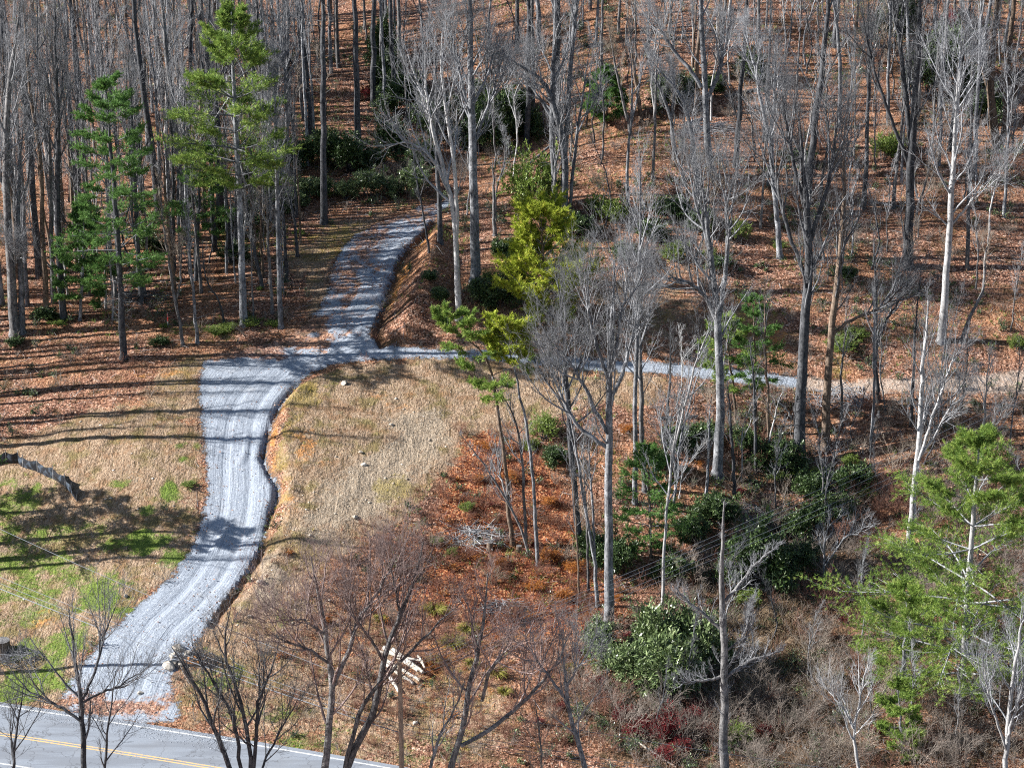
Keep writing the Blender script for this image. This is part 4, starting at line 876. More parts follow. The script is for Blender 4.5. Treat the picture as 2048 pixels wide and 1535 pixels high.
pine("pine_tree", (1092,662), [(1092,662),(1090,600),(1086,520),(1082,440)], 9, "bushy yellow green pine below the massive many-trunked grey tree", L_YPINE, 'brown', seed=5, start=.05, spread=.50, whorls=10, per=6, prof=.35, nw=.05, nl=.26, droop=.05, group=G_P, density=.7, ang=66, nn_=9)
pine("pine_tree", (1025,1087), [(1025,1087),(1015,990),(1008,910),(998,830),(989,774),(982,719),(962,692),(933,678),(905,655),(880,640)], 8, "leaning thin-trunked pine with scattered tufts over the gravel path", L_PINE, 'brown', seed=6, start=.62, spread=.20, whorls=6, per=3, prof=.4, nw=.05, nl=.24, droop=-.02, group=G_P, density=.5, nn_=10)
pine("pine_tree", (1076,1130), [(1076,1130),(1072,1040),(1062,900),(1042,800),(1022,720),(1008,655)], 7, "thin pine with one small tuft crown right of the leaning pine", L_YPINE, 'grey', seed=7, start=.84, spread=.10, whorls=5, per=4, prof=.4, nw=.05, nl=.22, group=G_P, density=.8)
pine("pine_tree", (1922,1400), [(1922,1400),(1930,1280),(1936,1175),(1946,1050),(1953,960),(1957,885)], 14, "big feathery bright green pine filling the lower right", L_PINE, 'pale', seed=8, start=.10, spread=.48, whorls=10, per=6, prof=.7, nw=.027, nl=.21, droop=-.015, group=G_P, density=1.2, nn_=11)
pine("pine_tree", (1800,1400), [(1800,1400),(1806,1330),(1810,1260),(1812,1200)], 8, "low spreading young pine at the big feathery pine's left", L_PINE, 'grey', seed=9, start=.3, spread=.62, whorls=4, per=5, prof=.6, nw=.027, nl=.21, group=G_P, density=1.1)
pine("pine_tree", (1805,1500), [(1805,1500),(1803,1450),(1800,1385)], 5, "small bright young pine near the bottom edge, in the grey thicket", L_PINE, 'grey', seed=10, start=.1, spread=.40, whorls=4, per=5, prof=.7, nw=.034, nl=.17, group=G_P)
pine("pine_tree", (1302,1112), [(1302,1112),(1300,1040),(1298,960),(1297,910)], 6, "dull green feathery evergreen right of the stout central poplar", L_DPINE, 'brown', seed=11, start=.1, spread=.34, whorls=10, per=4, prof=.7, nw=.035, nl=.15, group=G_P, density=.7)
pine("pine_tree", (1472,842), [(1472,842),(1465,760),(1456,690),(1450,640)], 5, "sparse green evergreen leaning over the path by the forked grey tree", L_PINE, 'brown', seed=12, start=.35, spread=.30, whorls=7, per=4, prof=.6, nw=.04, nl=.17, group=G_P, density=.6)
pine("pine_tree", (1512,860), [(1512,860),(1510,760),(1508,680),(1506,600)], 5, "thin dull green evergreen left of the big dark fan-crowned tree", L_DPINE, 'brown', seed=13, start=.4, spread=.2, whorls=7, per=4, prof=.6, nw=.04, nl=.17, group=G_P, density=.5)
pine("pine_tree", (1213,255), [(1213,255),(1213,200),(1213,150)], 5, "little green pine high on the hillside above the centre", L_DPINE, 'brown', seed=14, start=.2, spread=.4, whorls=7, per=5, prof=.6, nw=.05, nl=.2, group=G_P)
pine("pine_tree", (160,640), [(160,640),(165,560),(168,480),(170,420)], 6, "young deep green pine tucked left under the ragged green pine", L_DPINE, 'grey', seed=15, start=.2, spread=.25, whorls=9, per=5, prof=.6, nw=.045, nl=.2, group=G_P, density=.7)

# ------------------------------------------------------------------ shrubs
def proto(kind):
    return kind
RH = [leafy_shrub_mesh(200 + i, 1.5, 1.9, 12, .22, .075, 6) for i in range(3)]
HO = [leafy_shrub_mesh(220 + i, 1.2, 2.0, 13, .11, .06, 7) for i in range(2)]
RD = [leafy_shrub_mesh(240 + i, 1.5, 1.3, 12, .09, .055, 4) for i in range(2)]
TS = [twig_shrub_mesh(260 + i, 1.4, 2.6, 13) for i in range(4)]
OS = [twig_shrub_mesh(280 + i, 1.1, 1.5, 12, 3) for i in range(2)]
def clone_mesh(pairs):
    out = [(a.copy() if a else None, b.copy() if b else None) for a, b in pairs]
    for q in out:
        for me in q:
            if me: me.materials.clear()
    return out
def shrub(name, pair, mats, u, v, sc, rg, label=None, group=None, cat='shrub', hs=1.0, kindph=None, child=('stems', 'foliage')):
    k_ = .75 + .5 * rg.rand(); sc *= k_; hs *= .85 + .35 * rg.rand()
    p = at1(u, v)
    e = empty(name, p, label, cat, group, rg.rand() * 6.28)
    e.scale = (sc, sc, sc * hs)
    if pair[1] is None:
        # a bush of bare stems is one mesh
        bpy.data.objects.remove(e)
        e = link(name, pair[0], mats[0], None, None, label, cat, group, p); e.rotation_euler = (0, 0, rg.rand() * 6.28); e.scale = (sc, sc, sc * hs)
    else:
        for me, mt, ch in ((pair[0], mats[0], child[0]), (pair[1], mats[1], child[1])): link(ch, me, mt, e)
    if label is None: AUTO.append((e, kindph or 'shrub', u, v))
    return e
rgS = np.random.RandomState(77)
DR = clone_mesh(RH)
for (u, v, s, h) in [(1272,1375,1.25,1.1),(1345,1390,1.35,1.15),(1398,1345,1.2,1.2),(1320,1330,1.15,1.1),(1196,1308,.8,1.0),(1215,1345,.5,1.0),(640,392,.9,1),(690,398,.85,1),(738,392,.9,1),(586,420,.9,1),(612,402,.9,1),(830,385,.8,.9),(790,392,.8,.9)]:
    shrub("rhododendron_shrub", RH[rgS.randint(3)], (T_DARK, L_RHODO), u, v, s, rgS, None, "rhododendron shrubs", hs=h, kindph="glossy green rhododendron")
for (u, v, s, h) in [(1470,1165,1.0,1),(1515,1178,1.2,1.1),(1560,1160,1.25,1.1),(1600,1140,1.0,1),(1640,1062,1.25,1.1),(1672,1040,1.1,1),(1600,1080,.9,1),(1232,1140,.9,1),(1182,1125,.8,1),(500,440,1,1),(540,420,1,1),(560,345,1,1),(600,330,1,1),(655,330,1,1),(700,345,1.1,1),(748,340,1,1),
      (785,310,1.1,1),(520,392,1,1),(770,130,1.3,1.5),(782,190,1.3,1.4),(776,240,1.2,1.2),(962,300,1.2,1.2),(992,285,1.3,1.2),(1015,262,1.1,1.1),(972,250,1.3,1.3),(1035,235,1,1),(1062,272,.9,1),(962,605,.9,.9),(1000,612,1,.9),(1335,215,1,1),(1370,205,1,1),(1430,190,1,1),(1500,165,1,1),(1400,470,.9,1),(1790,90,1.4,1.3),(1850,190,1.3,1.2),(1890,160,1.3,1.2),
      (1950,190,1.2,1.1),(1975,240,1.1,1),(820,210,1,1),(860,270,1,1),(845,340,1,1),(900,230,1,1),(1150,470,.9,.7),(1250,520,.8,.7),(1300,480,.9,.7),(1440,540,.8,.6),(1350,440,1,.7),(880,600,.7,.6),(860,560,.7,.6),(1010,520,.9,.9),(1400,880,.9,.7),(1480,900,.9,.8),(1560,940,.9,.8),(1310,940,.9,.8),(1430,1050,1,.9),(1380,1080,1,.9),(1700,980,.9,.8),(1620,1000,1,.9),(1350,1160,.9,.8),(1690,560,.7,.6),(1600,330,.8,.7),(1350,900,.8,.8),(1110,930,.8,.8),(470,470,.9,.9),(300,500,.8,.8),(210,530,.7,.8),(90,640,.7,.7),(30,690,.6,.6),(470,520,.7,.7),(320,690,.4,.6)]:
    shrub("evergreen_shrub", DR[rgS.randint(3)], (B_DARK, L_DRHODO), u, v, s, rgS, None, "dark evergreen shrubs under the trees", hs=h, kindph="dark evergreen shrub")
for (u, v, s, h) in [(1072,428,1.35,1.35),(1195,430,.9,1.1),(1225,445,.8,1),(1350,520,.8,.9),(1478,482,.7,.9),(1560,498,.5,.8),(430,668,.45,.5),(462,660,.5,.5),(500,650,.45,.5),(545,652,.4,.5),(2035,700,.5,.8),(935,1020,.42,.7),(872,1085,.35,.6),(905,1110,.35,.6),(1020,560,.6,.7),(985,560,.6,.6),(1765,320,.9,1),(1790,300,.9,1),(1420,515,.5,.6),(378,972,.3,.5),(1090,880,.7,.9),
      (1060,900,.6,.8),(1290,1300,.5,.7),(1480,1490,.5,.9),(1500,1210,.6,.8),(1680,700,.8,.6),(1710,680,.7,.6),(1640,960,.5,.7),(1700,930,.5,.6),(1730,1000,.6,.7),(1600,955,.5,.6),(1560,960,.5,.6),(520,580,.25,.6),(560,590,.25,.6),(330,655,.25,.5),(120,650,.4,.5),(600,470,.3,.6),(650,395,.4,.6)]:
    shrub("leafy_shrub", HO[rgS.randint(2)], (B_MID, L_HOLLY), u, v, s, rgS, None, "light green leafy shrubs", hs=h, kindph="light green leafy shrub")
for (u, v, s, h) in [(1345,1465,.9,1.0),(1385,1450,.75,1),(1318,1482,.7,.9),(1360,1500,.7,.8),(1290,1462,.6,.8),(1245,1440,.6,.8),(1265,1470,.6,.7),(1232,1300,.5,.8),(1262,1282,.5,.8),(1195,1375,.5,.7),(1205,1400,.4,.7),(1120,1420,.35,.8),(1330,1520,.6,.8),(1410,1475,.6,1),(1400,1430,.5,.9),(735,198,.8,1.2),(1915,52,1.2,1),(1890,70,1,.9),(1530,1468,.35,.8),(1690,1245,.35,.8),(1750,1465,.4,.8),(1068,1090,.25,.6),(985,1010,.3,.6),(1160,1310,.35,.7),(1080,1450,.35,.7),(1480,985,.3,.7)]:
    shrub("crimson_shrub", RD[rgS.randint(2)], (T_RED, L_RED), u, v, s, rgS, None, "crimson-leaved shrubs", hs=h, kindph="crimson leafy shrub")
OR = clone_mesh(RD)
for (u, v, s, h) in [(1262,510,.45,1.5),(1060,1240,.5,.6),(1000,1130,.5,.6),(1100,1120,.6,.6),(1150,1140,.6,.6),(1130,1200,.6,.6),(1070,1180,.5,.6),(1180,1240,.5,.6),(975,900,.5,.5),(1020,960,.5,.5),(960,960,.5,.5),(630,300,.5,1),(875,235,.4,.8),(1255,865,.5,.6),(1400,930,.4,.6),(1100,1010,.5,.6),(860,1335,.4,.6),(1235,1200,.4,.6),(2020,150,.6,.9),(1990,210,.5,.8)]:
    shrub("orange_shrub", OR[rgS.randint(2)], (T_RED, L_ORANGE), u, v, s, rgS, None, "rusty orange bushes", hs=h, kindph="rusty orange bush")

# ------------------------------------------------------------------ scatter helper: points spread over the ground inside photo outlines
def inpoly(u, v, poly):
    c = np.zeros(u.shape, bool); n = len(poly)
    for i in range(n):
        (x1, y1), (x2, y2) = poly[i], poly[(i + 1) % n]
        c ^= ((y1 > v) != (y2 > v)) & (u < (x2 - x1) * (v - y1) / (y2 - y1 + 1e-12) + x1)
    return c
def scatter(rg, poly, n, mind, avoid=None, taken=None):
    out = []; taken = list(taken or [])
    gp = ground_poly(poly); lo, hi = gp.min(0), gp.max(0)
    tries = 0
    while len(out) < n and tries < n * 60:
        tries += 1
        x, y = lo + (hi - lo) * rg.rand(2); z = float(grid_z(x, y))
        if not inpoly(np.array([x]), np.array([y]), gp)[0]: continue
        u, v, _ = proj([x, y, z])
        i, j = np.searchsorted(AX, x), np.searchsorted(AY, y)
        if min(g_drive[i, j], g_dirt[i, j], g_old[i, j]) < .5 or g_roadd[i, j] < 1.0: continue
        if any((x - a) ** 2 + (y - b) ** 2 < mind ** 2 for a, b in taken): continue
        taken.append((x, y)); out.append((x, y, z, float(u), float(v)))
    return out

# twiggy bushes of the thickets
THICK = [(1180,1270),(1330,1180),(1470,1090),(1600,1010),(1760,930),(2060,880),(2060,1540),(1200,1540),(1120,1400)]
BRUSH_R = [(760,1040),(900,930),(1050,880),(1200,1000),(1260,1230),(1180,1300),(900,1290),(700,1230),(640,1150)]
BRUSH_M = [(1180,560),(1440,520),(1480,700),(1300,700),(1130,690),(960,690),(950,640),(1060,690)]
taken0 = [tuple(o.location[:2]) for o in COL.objects if o.type == 'EMPTY']
tsm = {'red': TS, 'grey': clone_mesh(TS), 'tan': clone_mesh(TS)}
PH_ = {'red': "reddish leafless thicket bush", 'grey': "grey leafless thicket bush", 'tan': "straw-coloured leafless bush"}
for poly, n, mind, looks, s0, s1 in ((THICK, 110, 1.0, ('grey', 'grey', 'red', 'tan'), .5, 1.05), (BRUSH_R, 46, 1.0, ('red', 'red', 'tan'), .3, .6), (BRUSH_M, 26, 1.2, ('tan', 'grey'), .3, .6),
        ([(1300,790),(1560,790),(1700,800),(2050,800),(2050,880),(1600,980),(1300,960)], 34, 1.2, ('grey', 'tan', 'red'), .35, .75), ([(560,1230),(1100,1290),(1150,1530),(740,1530),(420,1440)], 22, 1.2, ('tan', 'red'), .2, .45),
        ([(760,60),(1100,40),(1100,290),(900,420),(740,400)], 26, 1.2, ('grey', 'tan'), .5, .9), ([(1150,300),(2050,60),(2050,500),(1150,520)], 30, 1.5, ('tan', 'red', 'grey'), .35, .8),
        ([(20,60),(620,60),(560,420),(20,520)], 30, 1.5, ('grey', 'tan', 'red'), .4, .8)):
    for (x, y, z, u, v) in scatter(rgS, poly, n, mind):
        lk_ = looks[rgS.randint(len(looks))]
        if not (-20 < u < 2070): continue
        o = link("twiggy_bush", tsm[lk_][rgS.randint(4)][0], {'red': T_BRUSH, 'grey': T_BRWN, 'tan': T_TAN}[lk_], None, None, None, 'bush', "leafless twiggy bushes", (x, y, z))
        s = s0 + (s1 - s0) * rgS.rand(); o.scale = (s, s, s); o.rotation_euler = (0, 0, rgS.rand() * 6.28)
        AUTO.append((o, PH_[lk_], u, v))

# ------------------------------------------------------------------ the rest of the wood: one set of trunks and crowns, copied
def wood_proto(i, look, H, start, spread, w, sub, limbs, fork=False):
    rg = np.random.RandomState(900 + i)
    pts = np.array([[0, 0, -.4], [rg.randn() * .15, rg.randn() * .15, H * .3], [rg.randn() * .35, rg.randn() * .35, H * .65], [rg.randn() * .7, rg.randn() * .7, H]])
    P, Rr = resample(pts, 14, [w * 1.35, w, w * .85, w * .55, .02], rg, .04)
    Ps, Rs = [P], [Rr]
    if fork:
        k = 6; q = P[k]; a = rg.rand() * 6.28
        p2 = np.array([q, q + [math.cos(a) * .9, math.sin(a) * .9, H * .2], q + [math.cos(a) * 1.9, math.sin(a) * 1.9, H * .52]])
        P2, R2 = resample(p2, 14, [w * .6, w * .5, w * .3, .02], rg, .04); Ps.append(P2); Rs.append(R2)
    g = Geo()
    for p, r in zip(Ps, Rs): g.tube(p, r, 7)
    tr = g.mesh("trunk")
    g2, _, _ = bare_crown(rg, np.stack(Ps), np.stack(Rs), H, limbs=limbs // (2 if fork else 1), start=start, spread=spread, ang=34, sub=sub, last=2, up=.16)
    return tr, g2.mesh("crown"), look
PROTO = [wood_proto(i, ['grey', 'dark', 'mid', 'grey', 'brown', 'mid', 'dark', 'pale', 'grey', 'mid'][i], [22, 24, 20, 18, 22, 19, 23, 17, 21, 23][i], [.45, .55, .5, .4, .55, .45, .5, .45, .4, .5][i], [.15, .13, .14, .17, .12, .16, .14, .15, .17, .14][i],
                    [.18, .23, .16, .12, .19, .11, .22, .12, .17, .15][i], (5, 4, 3), 18, i in (3, 8, 9)) for i in range(10)]
SAP = [wood_proto(20 + i, ['grey', 'tan', 'pale', 'mid', 'dark'][i], [7, 6, 8, 9, 6.5][i], .3, .2, [.05, .04, .05, .06, .05][i], (5, 4, 2), 12, i in (2,)) for i in range(5)]
for tr, cr, lk_ in PROTO + SAP:
    tr.materials.append(MATS[lk_][0]); cr.materials.append(MATS[lk_][1])
PLOOK = {'grey': 'grey', 'dark': 'dark', 'mid': 'grey brown', 'brown': 'brown', 'pale': 'pale', 'tan': 'tan'}
first = {}
def plant(protos, k, loc, sc, rz, name, cat, group, size, u, v, tilt=(0, 0)):
    tr, cr, look = protos[k]
    key = (name, k)
    if key not in first:
        e = empty(name, loc, None, cat, group); ch = [link("trunk", tr, None, e), link("crown", cr, None, e)]; first[key] = (e, ch)
    else:
        e0, ch0 = first[key]; e = e0.copy(); COL.objects.link(e)
        for c in ch0: d = c.copy(); COL.objects.link(d); d.parent = e
    e.location = loc; e.rotation_euler = (tilt[0], tilt[1], rz); e.scale = sc
    if -5 <= u <= 2053: AUTO.append((e, f"{size} {PLOOK[look]} bare tree" if cat == 'tree' else f"thin {PLOOK[look]} bare sapling", u, v))
    else: e['label'] = f"bare tree standing just outside the photo's left edge"; e['group'] = "trees just outside the photo"
    return e
rgW = np.random.RandomState(5)
WT = [.1, .3, .1, 0, .2, 0, .3, 0, 0, 0]
heroes = [tuple(o.location[:2]) for o in COL.objects if o.name.startswith(('bare_tree', 'pine_tree', 'dead_tree'))]
def wood(poly, n, mind, s0, s1, weights=None, protos=None):
    for (x, y, z, u, v) in scatter(rgW, poly, n, mind, taken=heroes):
        heroes.append((x, y)); k = rgW.choice(10, p=weights)
        s = s0 + (s1 - s0) * rgW.rand(); t = s * (.85 + .45 * rgW.rand())
        sz = 'stout' if PROTO[k][2] in ('dark', 'brown') and t > .8 else ('slim' if s > .8 else 'small')
        plant(PROTO, k, (x, y, z), (t, t, s), rgW.rand() * 6.28, "bare_tree", 'tree', G_BARE, sz, u, v, (rgW.randn() * .025, rgW.randn() * .03))
wood([(-10,20),(690,20),(740,230),(630,330),(560,470),(470,560),(330,600),(120,610),(-10,620)], 132, 1.15, .62, 1.0)
wood([(700,4),(1260,4),(1260,260),(1080,300),(900,330),(760,300)], 26, 1.8, .7, 1.0)
wood([(1160,4),(2055,4),(2055,660),(1700,640),(1480,560),(1180,480)], 46, 2.2, .6, 1.0)
wood([(1320,800),(2050,800),(2050,900),(1620,960),(1330,980)], 8, 2.2, .35, .6)
wood([(30,440),(540,400),(555,520),(520,560),(330,640),(60,650)], 22, 1.6, .5, .9)
wood([(-420,430),(-20,430),(-20,1120),(-420,1150)], 14, 2.5, .7, .95, weights=WT)
wood([(-520,560),(-20,560),(-20,900),(-520,900)], 22, 1.8, .8, 1.0, weights=WT)
wood([(430,430),(600,400),(660,440),(600,520),(560,640),(440,640)], 9, 1.3, .4, .7)
for poly, n in (([(20,80),(700,80),(540,600),(20,640)], 95), ([(760,100),(2050,40),(2050,680),(1500,640),(1000,600)], 125), (THICK, 26), ([(1300,800),(2050,800),(2050,980),(1400,1080),(1250,960)], 14)):
    for (x, y, z, u, v) in scatter(rgW, poly, n, 1.3, taken=heroes):
        k = rgW.randint(5); s = (.5 + .6 * rgW.rand()) * (1.7 if v < 660 and u < 700 else (1.5 if v < 560 else 1))
        plant(SAP, k, (x, y, z), (s * 1.1, s * 1.1, s), rgW.rand() * 6.28, "bare_sapling", 'sapling', "thin leafless saplings", 'thin', u, v, (rgW.randn() * .07, rgW.randn() * .07))
# ------------------------------------------------------------------ ground cover nobody could count
def gval(A, x, y):
    i = np.clip(np.searchsorted(AX, x), 0, len(AX) - 1); j = np.clip(np.searchsorted(AY, y), 0, len(AY) - 1)
    return A[i, j]
def spread_pts(rg, n, accept):
    X = -58 + 116 * rg.rand(n); Y = 99 + 125 * rg.rand(n)
    Z = grid_z(X, Y); u, v, _ = proj(np.stack([X, Y, Z], 1))
    ok = (u > -60) & (u < 2110) & (v > -30) & (v < 1570)
    X, Y, Z = X[ok], Y[ok], Z[ok]
    a = accept(X, Y) * ((gval(g_drive, X, Y) > .12) & (gval(g_roadd, X, Y) > .5)); k = rg.rand(len(X)) < a
    return np.stack([X[k], Y[k], Z[k]], 1)
def G(A): return lambda x, y: gval(A, x, y)
wild = np.clip(1 - m_dry - m_pale, 0, 1)
rg = np.random.RandomState(31)
# fallen leaves, lying at all angles
P = spread_pts(rg, 420000, lambda x, y: gval(wild, x, y) * np.clip(.55 + .9 * fbm(x, y, 2.5, 3, 200), .05, .9) * np.where(gval(g_dirt, x, y) < .1, .15, 1))
V, F, rnd = leaves(rg, P + [0, 0, .03], np.concatenate([rg.randn(len(P), 2), .15 * rg.randn(len(P), 1)], 1), 1, .13, .09, .1, .55)
link("leaf_litter", poly_mesh("leaf_litter", V, F, {'rnd': np.clip(rg.rand(len(P)).repeat(4), 0, 1)}), L_FALLEN, kind='stuff')
# leaves blown onto the gravel
X = -32 + 40 * rg.rand(160000); Y = 108 + 70 * rg.rand(160000); d = gval(g_drive, X, Y); lfv = gval(leafy, X, Y)
k = (d < 0.1) & (rg.rand(len(X)) < np.clip(lfv * 2.2 + .35 * np.exp(d / .5 * 1.0) + .04, 0, 1) * np.clip(.5 + 1.6 * fbm(X, Y, 1.5, 3, 210), 0, 1)); X, Y = X[k], Y[k]
P = np.stack([X, Y, grid_z(X, Y) + .03], 1)
V, F, rnd = leaves(rg, P, np.concatenate([rg.randn(len(P), 2), .1 * rg.randn(len(P), 1)], 1), 1, .13, .09, .1, .4)
link("blown_leaves", poly_mesh("blown_leaves", V, F, {'rnd': rg.rand(len(P)).repeat(4)}), L_FALLEN, kind='stuff')
def blades(rg, P, n, h, w, lean=.5, hs=None):
    m = len(P); p = np.repeat(P, n, 0) + np.concatenate([rg.randn(m * n, 2) * .06, np.full((m * n, 1), -.02)], 1)
    H = h * (.5 + rg.rand(m * n, 1)) * (1 if hs is None else np.repeat(hs, n)[:, None])
    az = rg.rand(m * n) * 6.283; sd_ = np.stack([np.cos(az), np.sin(az), 0 * az], 1) * w / 2
    d = np.concatenate([rg.randn(m * n, 2) * lean, np.ones((m * n, 1))], 1) * H
    V = np.stack([p - sd_, p + sd_, p + d], 1).reshape(-1, 3)
    return V, np.arange(m * n * 3).reshape(-1, 3), np.clip(np.repeat(np.clip(.5 + .25 * rg.randn(m), 0, 1), n * 3) + .1 * rg.randn(m * n * 3), 0, 1)
def cover(name, P, n, h, w, mat, lean=.5, hs=None):
    V, F, r = blades(rg, P, n, h, w, lean, hs); link(name, poly_mesh(name, V, F, {'rnd': r}), mat, kind='stuff')
cover("dead_grass", spread_pts(rg, 120000, lambda x, y: np.clip(gval(m_dry, x, y), 0, 1) * np.clip(.25 + 1.8 * fbm(x, y, 1.1, 4, 220), 0, 1) * (1 - .45 * gval(m_pale, x, y))), 4, .11, .03, L_STRAW, .9)
cover("green_grass", spread_pts(rg, 200000, lambda x, y: sstep(.25, .8, gval(m_green, x, y)) * np.clip(.5 + 1.0 * fbm(x, y, .8, 3, 230), 0, 1)), 5, .13, .035, L_GRASS, .7)
cover("woodland_weeds", spread_pts(rg, 75000, lambda x, y: gval(wild, x, y) * sstep(.0, .3, fbm(x, y, 4.5, 4, 240)) * .8), 5, .42, .03, L_WEED, .5)
cover("green_weeds", spread_pts(rg, 90000, lambda x, y: gval(wild, x, y) * sstep(.1, .35, fbm(x, y, 6, 4, 250)) * .45), 6, .26, .05, L_HOLLY, .6)
cover("yellow_weeds", spread_pts(rg, 60000, lambda x, y: np.clip(gval(m_yellow, x, y) * .7, 0, 1)), 5, .16, .04, leaf_mat("yellowed grass", [(.14,.11,.02), (.28,.23,.05), (.42,.35,.08), (.5,.42,.16)], .8, .1, .3), .7)
cover("bank_weeds", spread_pts(rg, 60000, lambda x, y: gval(m_dry, x, y) * sstep(.1, .4, fbm(x, y, 2.2, 4, 280)) * .7), 5, .22, .03, L_WEED, .8)
cover("brambles", spread_pts(rg, 60000, lambda x, y: np.clip(gval(m_rust, x, y) * .9, 0, 1) * np.clip(.6 + fbm(x, y, 1.2, 3, 260), 0, 1)), 6, .40, .028, L_BRAM, .7)
cover("thicket_stems", spread_pts(rg, 60000, lambda x, y: np.clip(gval(m_thick, x, y), 0, 1) * np.clip(.5 + 1.2 * fbm(x, y, 2.2, 3, 270), 0, 1) * .8), 5, .75, .022, T_TAN, .6)
TG = zone([(1380,1230),(1470,1190),(1560,1190),(1660,1200),(1640,1300),(1580,1380),(1480,1370),(1420,1290)], 1.5)
cover("tall_dry_grass", spread_pts(rg, 120000, lambda x, y: gval(TG, x, y)), 7, .75, .035, L_STRAW, .45)
cover("thicket_grass", spread_pts(rg, 40000, lambda x, y: np.clip(gval(m_thick, x, y), 0, 1) * sstep(.05, .25, fbm(x, y, 3.2, 3, 275))), 6, .5, .03, L_STRAW, .6)
# low woody undergrowth, far too many stems to count
def undergrowth(name, n, accept, mat, seed, h0, h1, stems=9, leafm=None):
    r = np.random.RandomState(seed); P = spread_pts(r, n, accept); m = len(P); q = np.repeat(P, stems, 0); k = len(q)
    az = r.rand(k) * 6.283; el = np.radians(35 + 45 * r.rand(k)); L = np.repeat(h0 + (h1 - h0) * r.rand(m) ** 1.5, stems) * (.6 + .6 * r.rand(k))
    d = np.stack([np.cos(az) * np.cos(el), np.sin(az) * np.cos(el), np.sin(el)], 1); out = [q - [0, 0, .1]]; p = q
    for s_ in range(3): d = nrm(d + .22 * r.randn(k, 3)); p = p + d * (L / 3)[:, None]; out.append(p)
    A = np.stack(out, 1); RA = np.full((k, 1), .011) * np.array([1., .9, .75, .5]); g = Geo(); g.tube(A, RA, 3)
    B, RB, _ = grow(r, A, RA, 4, .25, 1, lambda t, LL: LL * .45, 38, k=3, wob=.2, up=.05, rr=.8, tip=.6, minr=.0065); g.tube(B, RB, 3)
    if leafm is None: link(name, g.mesh(name), mat, kind='stuff'); return
    e = bpy.data.objects.new(name, None); COL.objects.link(e); e['kind'] = 'stuff'
    link("stems", g.mesh("stems"), mat, e); pp, _, TT = interp(B, RB, r.rand(len(B), 4))
    V, F, rn = leaves(r, pp.reshape(-1, 3), TT.reshape(-1, 3), 1, .13, .06, .9, .8); link("foliage", poly_mesh("foliage", V, F, {'rnd': rn}), leafm, e)
m_low = zone([(620,1130),(800,1060),(900,1200),(1150,1260),(1150,1540),(900,1520),(700,1480),(560,1400),(560,1250)], 2.5)
thick = lambda x, y: gval(m_thick, x, y)
wd = lambda x, y: gval(wild, x, y)
undergrowth("undergrowth", 9000, lambda x, y: wd(x, y) * np.clip(.45 + 1.1 * fbm(x, y, 5, 3, 300), .03, 1) * .5, T_BRWN, 41, .3, 1.3)
undergrowth("undergrowth", 6000, lambda x, y: wd(x, y) * np.clip(.35 + 1.2 * fbm(x, y, 4, 3, 310), 0, 1) * .5, T_BRUSH, 42, .3, 1.1)
undergrowth("thicket", 22000, lambda x, y: thick(x, y) * np.clip(.6 + 1.0 * fbm(x, y, 3, 3, 320), .1, 1) * .7, T_BRWN, 43, .5, 1.7)
undergrowth("thicket", 16000, lambda x, y: thick(x, y) * np.clip(.4 + 1.2 * fbm(x, y, 3.5, 3, 330), .0, 1) * .6, T_BRUSH, 44, .5, 1.6)
undergrowth("thicket", 9000, lambda x, y: thick(x, y) * np.clip(.4 + 1.2 * fbm(x, y, 3.5, 3, 335), .0, 1) * .6, T_TAN, 45, .5, 1.4)
undergrowth("green_undergrowth", 11000, lambda x, y: (wd(x, y) * np.clip(-.02 + 1.6 * fbm(x, y, 7, 3, 340), 0, 1) * .8 + .25 * gval(m_dark, x, y)), T_DARK, 46, .3, 1.0, 7, L_DRHODO)
undergrowth("green_undergrowth", 10000, lambda x, y: (wd(x, y) * np.clip(-.05 + 1.5 * fbm(x, y, 6, 3, 350), 0, 1) * .8 + .12 * gval(m_dark, x, y)), T_DARK, 47, .2, .8, 6, L_RHODO)
undergrowth("brambles", 26000, lambda x, y: (gval(m_rust, x, y) * .6 + .5 * gval(m_low, x, y)), T_BRUSH, 48, .3, .9)
undergrowth("brambles", 3000, lambda x, y: gval(m_rust, x, y) * .5, T_RED, 49, .2, .7, 6, L_ORANGE)
# twigs and fallen branches
P = spread_pts(rg, 26000, lambda x, y: gval(wild, x, y) * .3)
m = len(P); az = rg.rand(m) * 6.283; L = .4 + 1.5 * rg.rand(m) ** 2.5; dv = np.stack([np.cos(az) * L, np.sin(az) * L, 0 * az], 1)
A = np.stack([P, P + dv * .5, P + dv], 1); A[..., 2] = grid_z(A[..., 0], A[..., 1]) + .05 + .05 * rg.rand(m, 3); A[:, 1] += .06 * rg.randn(m, 3)
g = Geo(); g.tube(A, (.009 + .012 * rg.rand(m))[:, None] * np.array([1, .8, .4]), 3); link("fallen_twigs", g.mesh("fallen_twigs"), T_PALE, kind='stuff')
# small stones in the bare bank
def stones(P, s0, s1, seed):
    r = np.random.RandomState(seed); oc = np.array([[1,0,0],[-1,0,0],[0,1,0],[0,-1,0],[0,0,1],[0,0,-1]], float)
    fc = np.array([[0,2,4],[2,1,4],[1,3,4],[3,0,4],[2,0,5],[1,2,5],[3,1,5],[0,3,5]])
    m = len(P); s = s0 + (s1 - s0) * r.rand(m, 1, 1) ** 3
    V = oc[None] * s * (.6 + .7 * r.rand(m, 6, 1)) * np.array([1.2, 1, .55]); a = r.rand(m) * 6.28
    c, sn = np.cos(a)[:, None], np.sin(a)[:, None]; V = np.stack([V[..., 0] * c - V[..., 1] * sn, V[..., 0] * sn + V[..., 1] * c, V[..., 2]], -1) + P[:, None]
    return V.reshape(-1, 3), (fc[None] + 6 * np.arange(m)[:, None, None]).reshape(-1, 3), r.rand(m).repeat(6)
